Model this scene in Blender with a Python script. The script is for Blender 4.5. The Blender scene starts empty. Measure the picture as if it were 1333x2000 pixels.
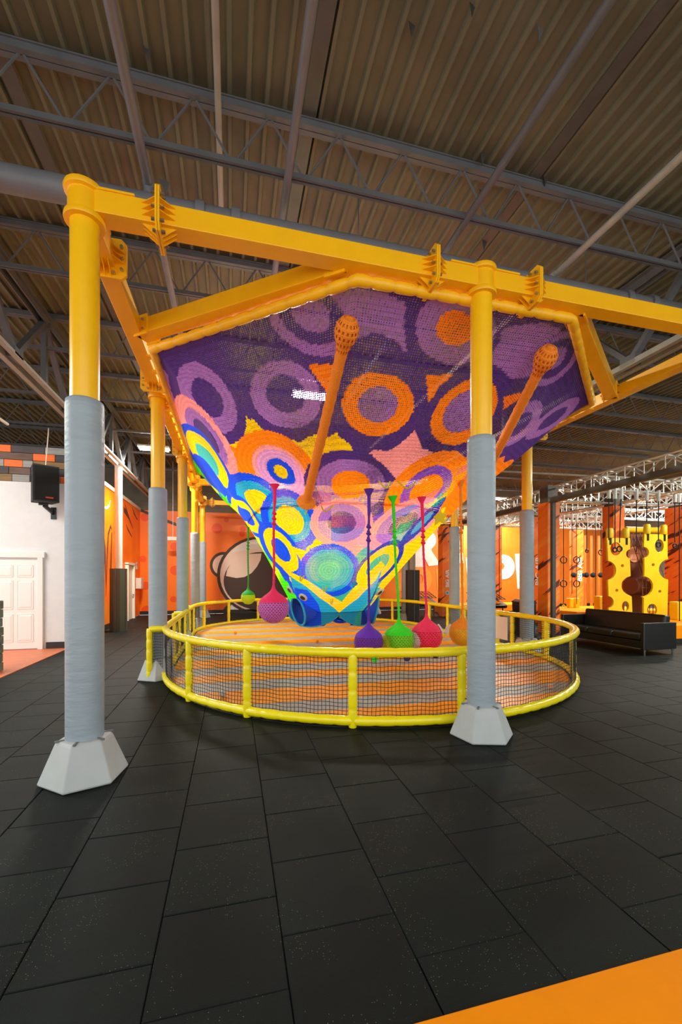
import bpy, math, random
import numpy as np
from mathutils import Vector, Matrix

random.seed(7)
rng = np.random.default_rng(7)
sc = bpy.context.scene
col = sc.collection

# ---------------------------------------------------------------- camera
FPX, YAW, CAM_H, HORIZON, PCX = 830.0, math.radians(14.356), 1.8, 1128.0, 666.5
cam_d = bpy.data.cameras.new('camera')
cam = bpy.data.objects.new('camera', cam_d)
col.objects.link(cam)
cam.location = (0, 0, CAM_H)
cam.rotation_euler = (math.radians(90), 0, -YAW)
cam_d.sensor_fit = 'AUTO'
cam_d.sensor_width = 36.0
cam_d.lens = FPX / 2000.0 * 36.0
cam_d.shift_y = (HORIZON - 1000.0) / 2000.0
cam_d.clip_start = 0.05
cam_d.clip_end = 200
sc.camera = cam

# ---------------------------------------------------------------- world, lamps, exposure
w = bpy.data.worlds.new('ambient_fill')  # even ambient fill, added to light the hall through its open sides
sc.world = w
w.use_nodes = True
w.node_tree.nodes['Background'].inputs[0].default_value = (0.95, 1.0, 0.96, 1)
w.node_tree.nodes['Background'].inputs[1].default_value = 1.05
sc.view_settings.view_transform = 'Standard'
sc.view_settings.look = 'None'
sc.view_settings.exposure = 0.8
sc.view_settings.gamma = 1.0
sc.view_settings.use_curve_mapping = False


def area_lamp(name, loc, sx, sy, power, rot=(0, 0, 0), colour=(0.98, 1.0, 0.88)):
    d = bpy.data.lights.new(name, 'AREA')
    d.shape = 'RECTANGLE'
    d.size, d.size_y = sx, sy
    d.energy = power
    d.color = colour
    o = bpy.data.objects.new(name, d)
    col.objects.link(o)
    o.location = loc
    o.rotation_euler = rot
    return o


# lamps of the hall that hang outside the frame
for i, (x, y, p) in enumerate(((-7.5, 5.5, 190), (-7.5, 9.0, 130), (12.5, 3.5, 150), (15.5, 6.5, 520), (17.0, 14.5, 420))):
    area_lamp('hall_lamp', (x, y, 6.0), 1.6, 1.6, p)


# ---------------------------------------------------------------- helpers: pixels of the photograph to points of the hall
def _k(px):
    return (px - PCX) / FPX


def at_z(px, py, z=0.0):
    d = FPX * (CAM_H - z) / (py - HORIZON)
    u = _k(px) * d
    return Vector((d * math.sin(YAW) + u * math.cos(YAW), d * math.cos(YAW) - u * math.sin(YAW), z))


def at_Y(px, py, Y):
    k = _k(px)
    d = Y / (math.cos(YAW) - k * math.sin(YAW))
    return Vector((d * (math.sin(YAW) + k * math.cos(YAW)), Y, CAM_H - (py - HORIZON) * d / FPX))


def at_X(px, py, X):
    k = _k(px)
    d = X / (math.sin(YAW) + k * math.cos(YAW))
    return Vector((X, d * (math.cos(YAW) - k * math.sin(YAW)), CAM_H - (py - HORIZON) * d / FPX))


def in_view(x, y, z=0.0):
    d = x * math.sin(YAW) + y * math.cos(YAW)
    if d < 0.2:
        return False, d
    px = PCX + FPX * (x * math.cos(YAW) - y * math.sin(YAW)) / d
    py = HORIZON - FPX * (z - CAM_H) / d
    return (-60 < px < 1393 and -60 < py < 2060), d


# ---------------------------------------------------------------- helpers: materials
def lin(h):
    h = h.lstrip('#')
    out = []
    for i in (0, 2, 4):
        c = int(h[i:i + 2], 16) / 255.0
        out.append(c / 12.92 if c <= 0.04045 else ((c + 0.055) / 1.055) ** 2.4)
    return (*out, 1.0)


def mat(name, hexcol, rough=0.5, metal=0.0, var=0.0, scale=6.0, bump=0.0, bscale=60.0, coat=0.0, spec=None, second=None, stretch=None):
    m = bpy.data.materials.new(name)
    m.use_nodes = True
    nt = m.node_tree
    b = nt.nodes['Principled BSDF']
    b.inputs['Base Color'].default_value = lin(hexcol)
    b.inputs['Roughness'].default_value = rough
    b.inputs['Metallic'].default_value = metal
    if coat:
        b.inputs['Coat Weight'].default_value = coat
        b.inputs['Coat Roughness'].default_value = 0.15
    if spec is not None:
        b.inputs['Specular IOR Level'].default_value = spec
    tc = nt.nodes.new('ShaderNodeTexCoord')
    vec = tc.outputs['Object']
    if stretch:
        mp = nt.nodes.new('ShaderNodeMapping')
        mp.inputs['Scale'].default_value = stretch
        nt.links.new(vec, mp.inputs[0])
        vec = mp.outputs[0]
    if var or second:
        n = nt.nodes.new('ShaderNodeTexNoise')
        n.inputs['Scale'].default_value = scale
        n.inputs['Detail'].default_value = 4
        nt.links.new(vec, n.inputs['Vector'])
        r = nt.nodes.new('ShaderNodeValToRGB')
        c = np.array(lin(hexcol)[:3])
        lo = np.array(lin(second)[:3]) if second else np.clip(c * (1 - var), 0, 1)
        hi = c if second else np.clip(c * (1 + var), 0, 1)
        r.color_ramp.elements[0].position = 0.35
        r.color_ramp.elements[1].position = 0.65
        r.color_ramp.elements[0].color = (*lo, 1)
        r.color_ramp.elements[1].color = (*hi, 1)
        nt.links.new(n.outputs['Fac'], r.inputs[0])
        nt.links.new(r.outputs[0], b.inputs['Base Color'])
    if bump:
        n2 = nt.nodes.new('ShaderNodeTexNoise')
        n2.inputs['Scale'].default_value = bscale
        n2.inputs['Detail'].default_value = 3
        nt.links.new(vec, n2.inputs['Vector'])
        bp = nt.nodes.new('ShaderNodeBump')
        bp.inputs['Strength'].default_value = bump
        bp.inputs['Distance'].default_value = 0.02
        nt.links.new(n2.outputs['Fac'], bp.inputs['Height'])
        nt.links.new(bp.outputs[0], b.inputs['Normal'])
    return m


def emit(name, colour, strength):
    m = bpy.data.materials.new(name)
    m.use_nodes = True
    nt = m.node_tree
    nt.nodes.clear()
    e = nt.nodes.new('ShaderNodeEmission')
    e.inputs[0].default_value = (*colour, 1)
    e.inputs[1].default_value = strength
    o = nt.nodes.new('ShaderNodeOutputMaterial')
    nt.links.new(e.outputs[0], o.inputs[0])
    return m


def rubber_mat():
    m = mat('black_rubber', '#2c302e', rough=0.62, bump=0.25, bscale=220, spec=0.2)
    nt = m.node_tree
    b = nt.nodes['Principled BSDF']
    tc = nt.nodes.new('ShaderNodeTexCoord')
    geo = nt.nodes.new('ShaderNodeNewGeometry')
    oi = nt.nodes.new('ShaderNodeObjectInfo')
    n = nt.nodes.new('ShaderNodeTexNoise')
    n.inputs['Scale'].default_value = 1.3
    n.inputs['Detail'].default_value = 5
    nt.links.new(geo.outputs['Position'], n.inputs['Vector'])
    r = nt.nodes.new('ShaderNodeValToRGB')
    r.color_ramp.elements[0].position = 0.3
    r.color_ramp.elements[1].position = 0.75
    r.color_ramp.elements[0].color = lin('#050b0a')
    r.color_ramp.elements[1].color = lin('#0e1815')
    nt.links.new(n.outputs['Fac'], r.inputs[0])
    # crumb flecks
    v = nt.nodes.new('ShaderNodeTexVoronoi')
    v.inputs['Scale'].default_value = 85
    nt.links.new(geo.outputs['Position'], v.inputs['Vector'])
    lt = nt.nodes.new('ShaderNodeMath')
    lt.operation = 'LESS_THAN'
    lt.inputs[1].default_value = 0.16
    nt.links.new(v.outputs['Distance'], lt.inputs[0])
    n3 = nt.nodes.new('ShaderNodeTexNoise')
    n3.inputs['Scale'].default_value = 2.6
    n3.inputs['Detail'].default_value = 3
    nt.links.new(geo.outputs['Position'], n3.inputs['Vector'])
    pat = nt.nodes.new('ShaderNodeMath')
    pat.operation = 'GREATER_THAN'
    pat.inputs[1].default_value = 0.52
    nt.links.new(n3.outputs['Fac'], pat.inputs[0])
    sep = nt.nodes.new('ShaderNodeSeparateColor')
    nt.links.new(v.outputs['Color'], sep.inputs[0])
    few = nt.nodes.new('ShaderNodeMath')
    few.operation = 'GREATER_THAN'
    few.inputs[1].default_value = 0.66
    nt.links.new(sep.outputs[0], few.inputs[0])
    m1 = nt.nodes.new('ShaderNodeMath')
    m1.operation = 'MULTIPLY'
    nt.links.new(lt.outputs[0], m1.inputs[0])
    nt.links.new(pat.outputs[0], m1.inputs[1])
    m2 = nt.nodes.new('ShaderNodeMath')
    m2.operation = 'MULTIPLY'
    nt.links.new(m1.outputs[0], m2.inputs[0])
    nt.links.new(few.outputs[0], m2.inputs[1])
    hv = nt.nodes.new('ShaderNodeHueSaturation')
    mr = nt.nodes.new('ShaderNodeMapRange')
    mr.inputs[3].default_value = 0.8
    mr.inputs[4].default_value = 1.2
    nt.links.new(oi.outputs['Random'], mr.inputs[0])
    nt.links.new(mr.outputs[0], hv.inputs['Value'])
    nt.links.new(r.outputs[0], hv.inputs['Color'])
    mx = nt.nodes.new('ShaderNodeMix')
    mx.data_type = 'RGBA'
    mx.inputs[7].default_value = lin('#8a8450')
    nt.links.new(m2.outputs[0], mx.inputs[0])
    nt.links.new(hv.outputs[0], mx.inputs[6])
    nt.links.new(mx.outputs[2], b.inputs['Base Color'])
    return m


def dots_mat(name, base, dot, scale, size):
    """printed wall covering: a plain colour with scattered round spots"""
    m = mat(name, base, rough=0.45)
    nt = m.node_tree
    b = nt.nodes['Principled BSDF']
    geo = nt.nodes.new('ShaderNodeNewGeometry')
    mp = nt.nodes.new('ShaderNodeMapping')
    mp.inputs['Scale'].default_value = (scale, 0.0, scale)
    nt.links.new(geo.outputs['Position'], mp.inputs[0])
    v = nt.nodes.new('ShaderNodeTexVoronoi')
    v.inputs['Scale'].default_value = 1.0
    v.inputs['Randomness'].default_value = 0.85
    nt.links.new(mp.outputs[0], v.inputs['Vector'])
    sep = nt.nodes.new('ShaderNodeSeparateColor')
    nt.links.new(v.outputs['Color'], sep.inputs[0])
    mu = nt.nodes.new('ShaderNodeMath')
    mu.operation = 'MULTIPLY'
    mu.inputs[1].default_value = size
    nt.links.new(sep.outputs[0], mu.inputs[0])
    lt = nt.nodes.new('ShaderNodeMath')
    lt.operation = 'LESS_THAN'
    nt.links.new(v.outputs['Distance'], lt.inputs[0])
    nt.links.new(mu.outputs[0], lt.inputs[1])
    mx = nt.nodes.new('ShaderNodeMix')
    mx.data_type = 'RGBA'
    mx.inputs[6].default_value = lin(base)
    mx.inputs[7].default_value = lin(dot)
    nt.links.new(lt.outputs[0], mx.inputs[0])
    nt.links.new(mx.outputs[2], b.inputs['Base Color'])
    return m


def scratch_mat(name, a, b2, ink):
    """orange vinyl with dark diagonal brush strokes"""
    m = mat(name, a, rough=0.45)
    nt = m.node_tree
    b = nt.nodes['Principled BSDF']
    geo = nt.nodes.new('ShaderNodeNewGeometry')
    mp = nt.nodes.new('ShaderNodeMapping')
    mp.inputs['Scale'].default_value = (0.55, 0.55, 4.2)
    rot = nt.nodes.new('ShaderNodeMapping')
    rot.inputs['Rotation'].default_value = (0.45, 0.55, 0)
    nt.links.new(geo.outputs['Position'], rot.inputs[0])
    nt.links.new(rot.outputs[0], mp.inputs[0])
    n = nt.nodes.new('ShaderNodeTexNoise')
    n.inputs['Scale'].default_value = 1.4
    n.inputs['Detail'].default_value = 6
    nt.links.new(mp.outputs[0], n.inputs['Vector'])
    r = nt.nodes.new('ShaderNodeValToRGB')
    e = r.color_ramp.elements
    e[0].position = 0.385
    e[0].color = lin(ink)
    e[1].position = 0.68
    e[1].color = lin(b2)
    q = e.new(0.415)
    q.color = lin(a)
    q = e.new(0.55)
    q.color = lin(a)
    nt.links.new(n.outputs['Fac'], r.inputs[0])
    nt.links.new(r.outputs[0], b.inputs['Base Color'])
    return m


M = dict(
    rubber=rubber_mat(),
    subfloor=mat('dark_subfloor', '#101211', rough=0.8),
    orange_mat=mat('orange_vinyl_mat', '#fb9000', rough=0.6, var=0.04, scale=3, bump=0.05, bscale=20, spec=0.12),
    salmon_floor=mat('salmon_floor', '#f0855a', rough=0.45, var=0.05),
    white_wall=mat('white_paint', '#e4e3e6', rough=0.6, var=0.02, bump=0.03, bscale=90),
    door_white=mat('door_white', '#f2eeec', rough=0.4),
    cream=mat('cream_trim', '#efe2d0', rough=0.5),
    base_black=mat('black_baseboard', '#2a2422', rough=0.5),
    mural=dots_mat('orange_mural_print', '#ff7a0a', '#f55200', 1.55, 0.40),
    mural_plain=mat('orange_plain_print', '#ff8220', rough=0.45, var=0.06, scale=0.6),
    mural_left=mat('amber_orange_print', '#ff8a0c', rough=0.45, second='#fb6204', scale=0.55),
    ink=mat('brown_ink', '#46302a', rough=0.5),
    mural_white=mat('white_print', '#f3ede9', rough=0.5),
    mural_blush=mat('blush_print', '#f3d6c6', rough=0.5),
    mural_light=mat('light_orange_print', '#ff9a34', rough=0.5),
    block=mat('grey_block_wall', '#6f685c', rough=0.85, var=0.1, scale=2),
    deck=mat('painted_metal_deck', '#6b6753', rough=0.72, var=0.13, scale=1.2, second=None, spec=0.25),
    steel=mat('grey_painted_steel', '#5c5c60', rough=0.55, var=0.08, scale=4, spec=0.35),
    steel_lt=mat('pale_painted_steel', '#9c968a', rough=0.6, var=0.08, scale=4),
    pipe=mat('grey_pipe_paint', '#6d6c72', rough=0.5, var=0.06, scale=3),
    yellow=mat('yellow_powder_coat', '#ffc002', rough=0.32, var=0.03, scale=5, coat=0.3),
    amber=mat('amber_powder_coat', '#ffb904', rough=0.34, var=0.03, scale=5, coat=0.2),
    bolt=mat('zinc_bolt', '#b9b4a4', rough=0.3, metal=0.9),
    pad=mat('blue_grey_vinyl', '#97a3ae', rough=0.42, var=0.04, scale=3, bump=0.55, bscale=5, stretch=(1, 1, 3.0)),
    boot=mat('light_grey_foam_vinyl', '#b6b8b9', rough=0.6, var=0.03, bump=0.05, bscale=120),
    flap=mat('grey_strap', '#6c6e70', rough=0.7),
    foam=mat('yellow_foam_sleeve', '#ffe604', rough=0.3, var=0.03, scale=8, coat=0.4),
    foam_rim=mat('amber_foam_sleeve', '#f9b90c', rough=0.4, var=0.05, scale=8),
    cord=mat('black_net_cord', '#1d2126', rough=0.8),
    bed_grey=mat('grey_mat_vinyl', '#aaa69e', rough=0.45, var=0.04),
    bed_orange=mat('orange_mat_strip', '#ff9e00', rough=0.42, var=0.03),
    black=mat('black_vinyl', '#0b0b0c', rough=0.35, bump=0.04, bscale=60),
    black_matte=mat('black_speaker_cloth', '#101211', rough=0.85, bump=0.2, bscale=300),
    black_box=mat('black_carpet_cabinet', '#2a2c30', rough=0.75, bump=0.1, bscale=200),
    red=mat('red_badge', '#c03a22', rough=0.4),
    alu=mat('aluminium_truss', '#d6d6d2', rough=0.3, metal=0.55, var=0.05),
    darksteel=mat('dark_steel_tube', '#4e4a44', rough=0.5, var=0.1, scale=5),
    pillar=scratch_mat('orange_pillar_vinyl', '#ff7c22', '#ff9c34', '#5a2008'),
    pole_orange=mat('orange_pole', '#f2701c', rough=0.5),
    board=mat('yellow_climbing_board', '#f2c40a', rough=0.4, var=0.04, scale=4),
    maroon=mat('maroon_vinyl', '#7a3f26', rough=0.55, var=0.08, scale=3),
    blush=mat('blush_disc', '#f0a884', rough=0.5),
    chrome=mat('chrome', '#c8c8c8', rough=0.15, metal=1.0),
    white=mat('white_plastic', '#d6d4ce', rough=0.4),
    sheet=mat('white_paper', '#eef0f2', rough=0.7),
    stone=mat('grey_split_stone', '#7d8078', rough=0.9, var=0.25, scale=9, bump=0.5, bscale=25),
    tube=emit('lamp_tube', (1.0, 0.97, 0.9), 60.0),
    blackpad=mat('black_column_pad', '#1a1816', rough=0.5),
    greenpad=mat('dark_olive_column_pad', '#4c524a', rough=0.42),
    wood=mat('brown_plank', '#8a6a45', rough=0.7, var=0.2, scale=5, stretch=(0.6, 1, 6)),
    wood_dark=mat('dark_plank', '#4a4448', rough=0.7, var=0.2, scale=5, stretch=(0.6, 1, 6)),
    wood_orange=mat('orange_plank', '#f5702a', rough=0.65, var=0.08, scale=5, stretch=(0.6, 1, 6)),
    wood_grey=mat('grey_plank', '#9a9896', rough=0.7, var=0.12, scale=5, stretch=(0.6, 1, 6)),
    wood_brown=mat('umber_plank', '#6a5248', rough=0.7, var=0.2, scale=5, stretch=(0.6, 1, 6)),
)


# ---------------------------------------------------------------- helpers: meshes and objects
class MB:
    def __init__(self):
        self.v = []
        self.f = []

    def add(self, vs, fs):
        n = len(self.v)
        self.v += [tuple(q) for q in vs]
        self.f += [tuple(i + n for i in q) for q in fs]
        return self

    def box(self, c, s, rz=0.0, rx=0.0, ry=0.0):
        hx, hy, hz = s[0] / 2, s[1] / 2, s[2] / 2
        R = Matrix.Rotation(rz, 3, 'Z') @ Matrix.Rotation(ry, 3, 'Y') @ Matrix.Rotation(rx, 3, 'X')
        vs = [R @ Vector((x, y, z)) + Vector(c) for x in (-hx, hx) for y in (-hy, hy) for z in (-hz, hz)]
        return self.add(vs, [(0, 1, 3, 2), (4, 6, 7, 5), (0, 4, 5, 1), (2, 3, 7, 6), (0, 2, 6, 4), (1, 5, 7, 3)])

    def bar(self, p0, p1, wd, ht, up=(0, 0, 1)):
        p0, p1 = Vector(p0), Vector(p1)
        t = (p1 - p0).normalized()
        s = t.cross(Vector(up))
        if s.length < 1e-4:
            s = t.cross(Vector((1, 0, 0)))
        s.normalize()
        u = s.cross(t)
        vs = []
        for p in (p0, p1):
            for a, b in ((-1, -1), (1, -1), (1, 1), (-1, 1)):
                vs.append(p + s * (a * wd / 2) + u * (b * ht / 2))
        return self.add(vs, [(3, 2, 1, 0), (4, 5, 6, 7), (0, 1, 5, 4), (1, 2, 6, 5), (2, 3, 7, 6), (3, 0, 4, 7)])

    def tube(self, pts, r, n=10, closed=False, caps=True):
        pts = [Vector(p) for p in pts]
        m = len(pts)
        rs = r if isinstance(r, (list, tuple, np.ndarray)) else [r] * m
        vs, fs = [], []
        ref = None
        for i, p in enumerate(pts):
            a = pts[(i - 1) % m] if (closed or i > 0) else p
            b = pts[(i + 1) % m] if (closed or i < m - 1) else p
            t = (b - a).normalized()
            if ref is None:
                ref = Vector((0, 0, 1)) if abs(t.z) < 0.9 else Vector((1, 0, 0))
            s = ref - t * ref.dot(t)
            s.normalize()
            ref = s
            q = t.cross(s)
            for k in range(n):
                an = 2 * math.pi * k / n
                vs.append(p + (s * math.cos(an) + q * math.sin(an)) * rs[i])
        for i in range(m if closed else m - 1):
            j = (i + 1) % m
            for k in range(n):
                k2 = (k + 1) % n
                fs.append((i * n + k, i * n + k2, j * n + k2, j * n + k))
        if caps and not closed:
            fs.append(tuple(range(n - 1, -1, -1)))
            fs.append(tuple(range((m - 1) * n, m * n)))
        return self.add(vs, fs)

    def lathe(self, prof, c=(0, 0, 0), n=20, axis=(0, 0, 1), phase=0.0, caps=True):
        ax = Vector(axis).normalized()
        s = ax.orthogonal().normalized() if abs(ax.z) < 0.99 else Vector((1, 0, 0))
        q = ax.cross(s)
        vs, fs = [], []
        for r, z in prof:
            for k in range(n):
                an = 2 * math.pi * k / n + phase
                vs.append(Vector(c) + ax * z + (s * math.cos(an) + q * math.sin(an)) * max(r, 1e-4))
        for i in range(len(prof) - 1):
            for k in range(n):
                k2 = (k + 1) % n
                fs.append((i * n + k, i * n + k2, (i + 1) * n + k2, (i + 1) * n + k))
        if caps:
            fs.append(tuple(range(n - 1, -1, -1)))
            m = len(prof)
            fs.append(tuple(range((m - 1) * n, m * n)))
        return self.add(vs, fs)

    def prism(self, poly, off):
        """poly: 3-D outline, off: thickness vector"""
        n = len(poly)
        o = Vector(off)
        vs = [Vector(p) for p in poly] + [Vector(p) + o for p in poly]
        fs = [tuple(range(n - 1, -1, -1)), tuple(range(n, 2 * n))]
        for i in range(n):
            j = (i + 1) % n
            fs.append((i, j, n + j, n + i))
        return self.add(vs, fs)

    def torus(self, c, normal, R, r, n=24, k=8, ry=None):
        nrm = Vector(normal).normalized()
        s = nrm.cross(Vector((0, 0, 1)))
        if s.length < 1e-3:
            s = Vector((1, 0, 0))
        s.normalize()
        q = s.cross(nrm)
        R2 = ry or R
        return self.tube([Vector(c) + s * (R * math.cos(2 * math.pi * i / n)) + q * (R2 * math.sin(2 * math.pi * i / n)) for i in range(n)], r, k, closed=True)

    def sphere(self, c, r, n=18, m=10, sz=1.0):
        return self.lathe([(r * math.sin(math.pi * i / m), -r * sz * math.cos(math.pi * i / m)) for i in range(m + 1)], c, n)


def origin_of(o):
    v = Vector((0, 0, 0))
    while o is not None:
        v += o.location
        o = o.parent
    return v


def build(name, mb, material, parent=None, smooth=True, angle=38, bevel=0.0, kind=None, label=None, local=False):
    vs = mb.v
    if parent is None:
        a = np.array(vs)
        org = Vector((float(a[:, 0].mean()), float(a[:, 1].mean()), float(a[:, 2].min())))
    else:
        org = Vector((0, 0, 0)) if local else origin_of(parent)
    me = bpy.data.meshes.new(name)
    me.from_pydata([(q[0] - org[0], q[1] - org[1], q[2] - org[2]) for q in vs], [], mb.f)
    me.update()
    if smooth:
        me.polygons.foreach_set('use_smooth', [True] * len(me.polygons))
        me.set_sharp_from_angle(angle=math.radians(angle))
    me.materials.append(material)
    o = bpy.data.objects.new(name, me)
    col.objects.link(o)
    if parent is None:
        o.location = org
    else:
        o.parent = parent
    if bevel:
        bv = o.modifiers.new('edge', 'BEVEL')
        bv.width = bevel
        bv.segments = 3
        bv.limit_method = 'ANGLE'
        bv.angle_limit = math.radians(35)
    if kind:
        o['kind'] = kind
    if label:
        o['label'] = label
    return o


def tag(o, label, cat, group=None):
    o['label'] = label
    o['category'] = cat
    if group:
        o['group'] = group
    return o


def thing(name, label, cat, loc=(0, 0, 0), group=None):
    o = bpy.data.objects.new(name, None)
    o.empty_display_size = 0.1
    col.objects.link(o)
    o.location = loc
    return tag(o, label, cat, group)


def struct(name, mb, material, **kw):
    o = build(name, mb, material, **kw)
    o['kind'] = 'structure'
    return o


def copy_tree(o, parent=None):
    c = o.copy()
    col.objects.link(c)
    c.parent = parent
    for ch in list(o.children):
        copy_tree(ch, c)
    return c


def clone(mesh_obj, name, loc, parent, rz=0.0):
    o = bpy.data.objects.new(name, mesh_obj.data)
    col.objects.link(o)
    o.parent = parent
    o.location = Vector(loc) - (origin_of(parent) if parent else Vector((0, 0, 0)))
    o.rotation_euler = (0, 0, rz)
    return o


def flat_shape(name, outlines, depth, material, parent, to3d):
    """filled outline with holes (2-D curve, extruded), turned into a mesh; to3d maps (a, b, c) to the hall"""
    cu = bpy.data.curves.new(name, 'CURVE')
    cu.dimensions = '2D'
    cu.fill_mode = 'BOTH'
    cu.extrude = depth / 2
    for pts in outlines:
        sp = cu.splines.new('POLY')
        sp.points.add(len(pts) - 1)
        for p, q in zip(sp.points, pts):
            p.co = (q[0], q[1], 0, 1)
        sp.use_cyclic_u = True
    tmp = bpy.data.objects.new(name, cu)
    col.objects.link(tmp)
    dg = bpy.context.evaluated_depsgraph_get()
    me = bpy.data.meshes.new_from_object(tmp.evaluated_get(dg))
    bpy.data.objects.remove(tmp)
    mb = MB()
    mb.add([to3d(*v.co) for v in me.vertices], [tuple(p.vertices) for p in me.polygons])
    bpy.data.meshes.remove(me)
    return build(name, mb, material, parent, smooth=False)


def text_shape(name, body, size, depth, material, parent, to3d, bold=0.0):
    cu = bpy.data.curves.new(name, 'FONT')
    cu.body = body
    cu.size = size
    cu.extrude = depth / 2
    cu.offset = bold
    cu.align_x = 'CENTER'
    tmp = bpy.data.objects.new(name, cu)
    col.objects.link(tmp)
    dg = bpy.context.evaluated_depsgraph_get()
    me = bpy.data.meshes.new_from_object(tmp.evaluated_get(dg))
    bpy.data.objects.remove(tmp)
    mb = MB()
    mb.add([to3d(*v.co) for v in me.vertices], [tuple(p.vertices) for p in me.polygons])
    bpy.data.meshes.remove(me)
    return build(name, mb, material, parent, smooth=False)


def circle(cx, cy, r, n=28, ry=None):
    return [(cx + r * math.cos(2 * math.pi * i / n), cy + (ry or r) * math.sin(2 * math.pi * i / n)) for i in range(n)]

# ================================================================ SETTING
WY, WX, DECK = 22.2, -4.3, 7.2          # far wall, mural wall, underside of the roof deck
STX, STY0, STY1, STR = 2.72, 8.57, 14.0, 3.9   # stadium outline of the bouncing mat

# ---- floor: a slab with rubber tiles laid in running bond
floor = struct('floor', MB().box((5.0, 9.1, -0.06), (38.0, 26.4, 0.08)), M['subfloor'], smooth=False)
TX, TY = 0.6025, 0.562


def tile_mesh(mb, x, y, dz=0.0, gap=0.002):
    hx, hy = TX / 2 - gap, TY / 2 - gap
    e = 0.0045
    vs = [(x + a * hx, y + b * hy, -0.02 + dz) for a, b in ((-1, -1), (1, -1), (1, 1), (-1, 1))]
    vs += [(x + a * hx, y + b * hy, -0.005 + dz) for a, b in ((-1, -1), (1, -1), (1, 1), (-1, 1))]
    vs += [(x + a * (hx - e), y + b * (hy - e), dz) for a, b in ((-1, -1), (1, -1), (1, 1), (-1, 1))]
    fs = [(8, 9, 10, 11)]
    for i in range(4):
        j = (i + 1) % 4
        fs += [(i, j, 4 + j, 4 + i), (4 + i, 4 + j, 8 + j, 8 + i)]
    mb.add(vs, fs)


def under_bed(x, y):
    if not (STX - STR + 0.3 < x < STX + STR - 0.3):
        return False
    dx = x - STX
    h = math.sqrt(max(0, (STR - 0.35) ** 2 - dx * dx))
    return STY0 - h + 0.3 < y < STY1 + h - 0.3


cells = []
for i in range(-14, 40):
    cx = -0.36 + TX * (i + 0.5)
    off = TY * 0.5 if i % 2 else 0.0
    for j in range(0, 38):
        cy = 1.86 + TY * (j - 0.5) + off
        if cy - TY / 2 < 1.55 or cy > WY - 0.25 or under_bed(cx, cy):
            continue
        if cx < -4.05 and cy < 12.4:
            continue
        if cx < WX + 0.2:
            continue
        ok, d = in_view(cx, cy)
        cells.append((0 if ok else 1, d, cx, cy))
cells.sort()
proto = MB()
tile_mesh(proto, 0, 0)
tile0 = None
for n, (o_, d, cx, cy) in enumerate(cells[:290]):
    loc = (cx, cy, -0.001 + random.uniform(-0.0012, 0.0012))
    if tile0 is None:
        tile0 = build('rubber_tile', proto, M['rubber'], floor, smooth=False, local=True)
        tile0.location = Vector(loc) - origin_of(floor)
        t = tile0
    else:
        t = clone(tile0, 'rubber_tile', loc, floor)
    t.rotation_euler = (random.uniform(-1, 1) * 0.002, random.uniform(-1, 1) * 0.002, random.uniform(-1, 1) * 0.002)
rest = MB()
for o_, d, cx, cy in cells[290:]:
    tile_mesh(rest, cx, cy, random.uniform(-0.003, 0.0))
build('rubber_tile_field', rest, M['rubber'], floor, smooth=False, kind='stuff')
# first row in front of the orange mat is cut short
cut = MB()
for i in range(-3, 9):
    cx = -0.36 + TX * (i + 0.5)
    off = TY * 0.5 if i % 2 else 0.0
    y1 = min(cy - TY / 2 for o_, d, cx2, cy in cells if abs(cx2 - cx) < 0.05)
    if y1 - 1.585 > 0.03:
        cut.box((cx, (1.585 + y1) / 2, -0.011), (TX - 0.007, y1 - 1.585 - 0.006, 0.02))
build('cut_rubber_tile', cut, M['rubber'], floor, smooth=False, kind='stuff')
om = MB()
om.box((1.0, 0.29, 0.0), (12.0, 2.58, 0.03))
build('orange_floor_mat', om, M['orange_mat'], floor, bevel=0.01)
om = MB().box((-8.0, 8.0, -0.012), (7.9, 8.6, 0.02))
build('salmon_floor_sheet', om, M['salmon_floor'], floor, smooth=False)

# ---- far wall with its printed covering
wall_back = struct('wall_back', MB().box((5.0, WY + 0.15, DECK / 2), (38.3, 0.3, DECK)), M['block'], smooth=False)
blk = MB()
for r in range(10):
    for q in range(40):
        blk.box((-4.2 + q * 0.6 + (0.3 if r % 2 else 0), WY - 0.005, 5.17 + r * 0.2), (0.59, 0.03, 0.19))
build('concrete_block_course', blk, M['block'], wall_back, smooth=False, kind='stuff')
build('mural_panel', MB().box(((WX + 8.2) / 2, WY - 0.01, 2.6), (8.2 - WX, 0.04, 4.9)), M['mural'], wall_back, smooth=False)
build('mural_panel', MB().box(((8.2 + 23.8) / 2, WY - 0.01, 2.6), (23.8 - 8.2, 0.04, 4.9)), M['mural_plain'], wall_back, smooth=False)
struct('baseboard_back', MB().box((9.8, WY - 0.03, 0.09), (28.2, 0.05, 0.18)), M['base_black'], smooth=False)


def wall_fig(name, px_outlines, material, lift, depth=0.006):
    """flat print on the far wall given by its outline"""
    pts = [[at_Y(x, y, WY - 0.03) for x, y in o] for o in px_outlines]
    return flat_shape(name, [[(p.x, p.z) for p in o] for o in pts], depth, material, wall_back,
                      lambda a, b, c: Vector((a, WY - 0.034 - lift + c, b)))


def ell_px(cx, cy, rx, ry, a0=0, a1=360, n=40):
    return [(cx + rx * math.cos(math.radians(a0 + (a1 - a0) * i / n)), cy + ry * math.sin(math.radians(a0 + (a1 - a0) * i / n))) for i in range(n + (0 if a1 - a0 == 360 else 1))]


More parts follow.
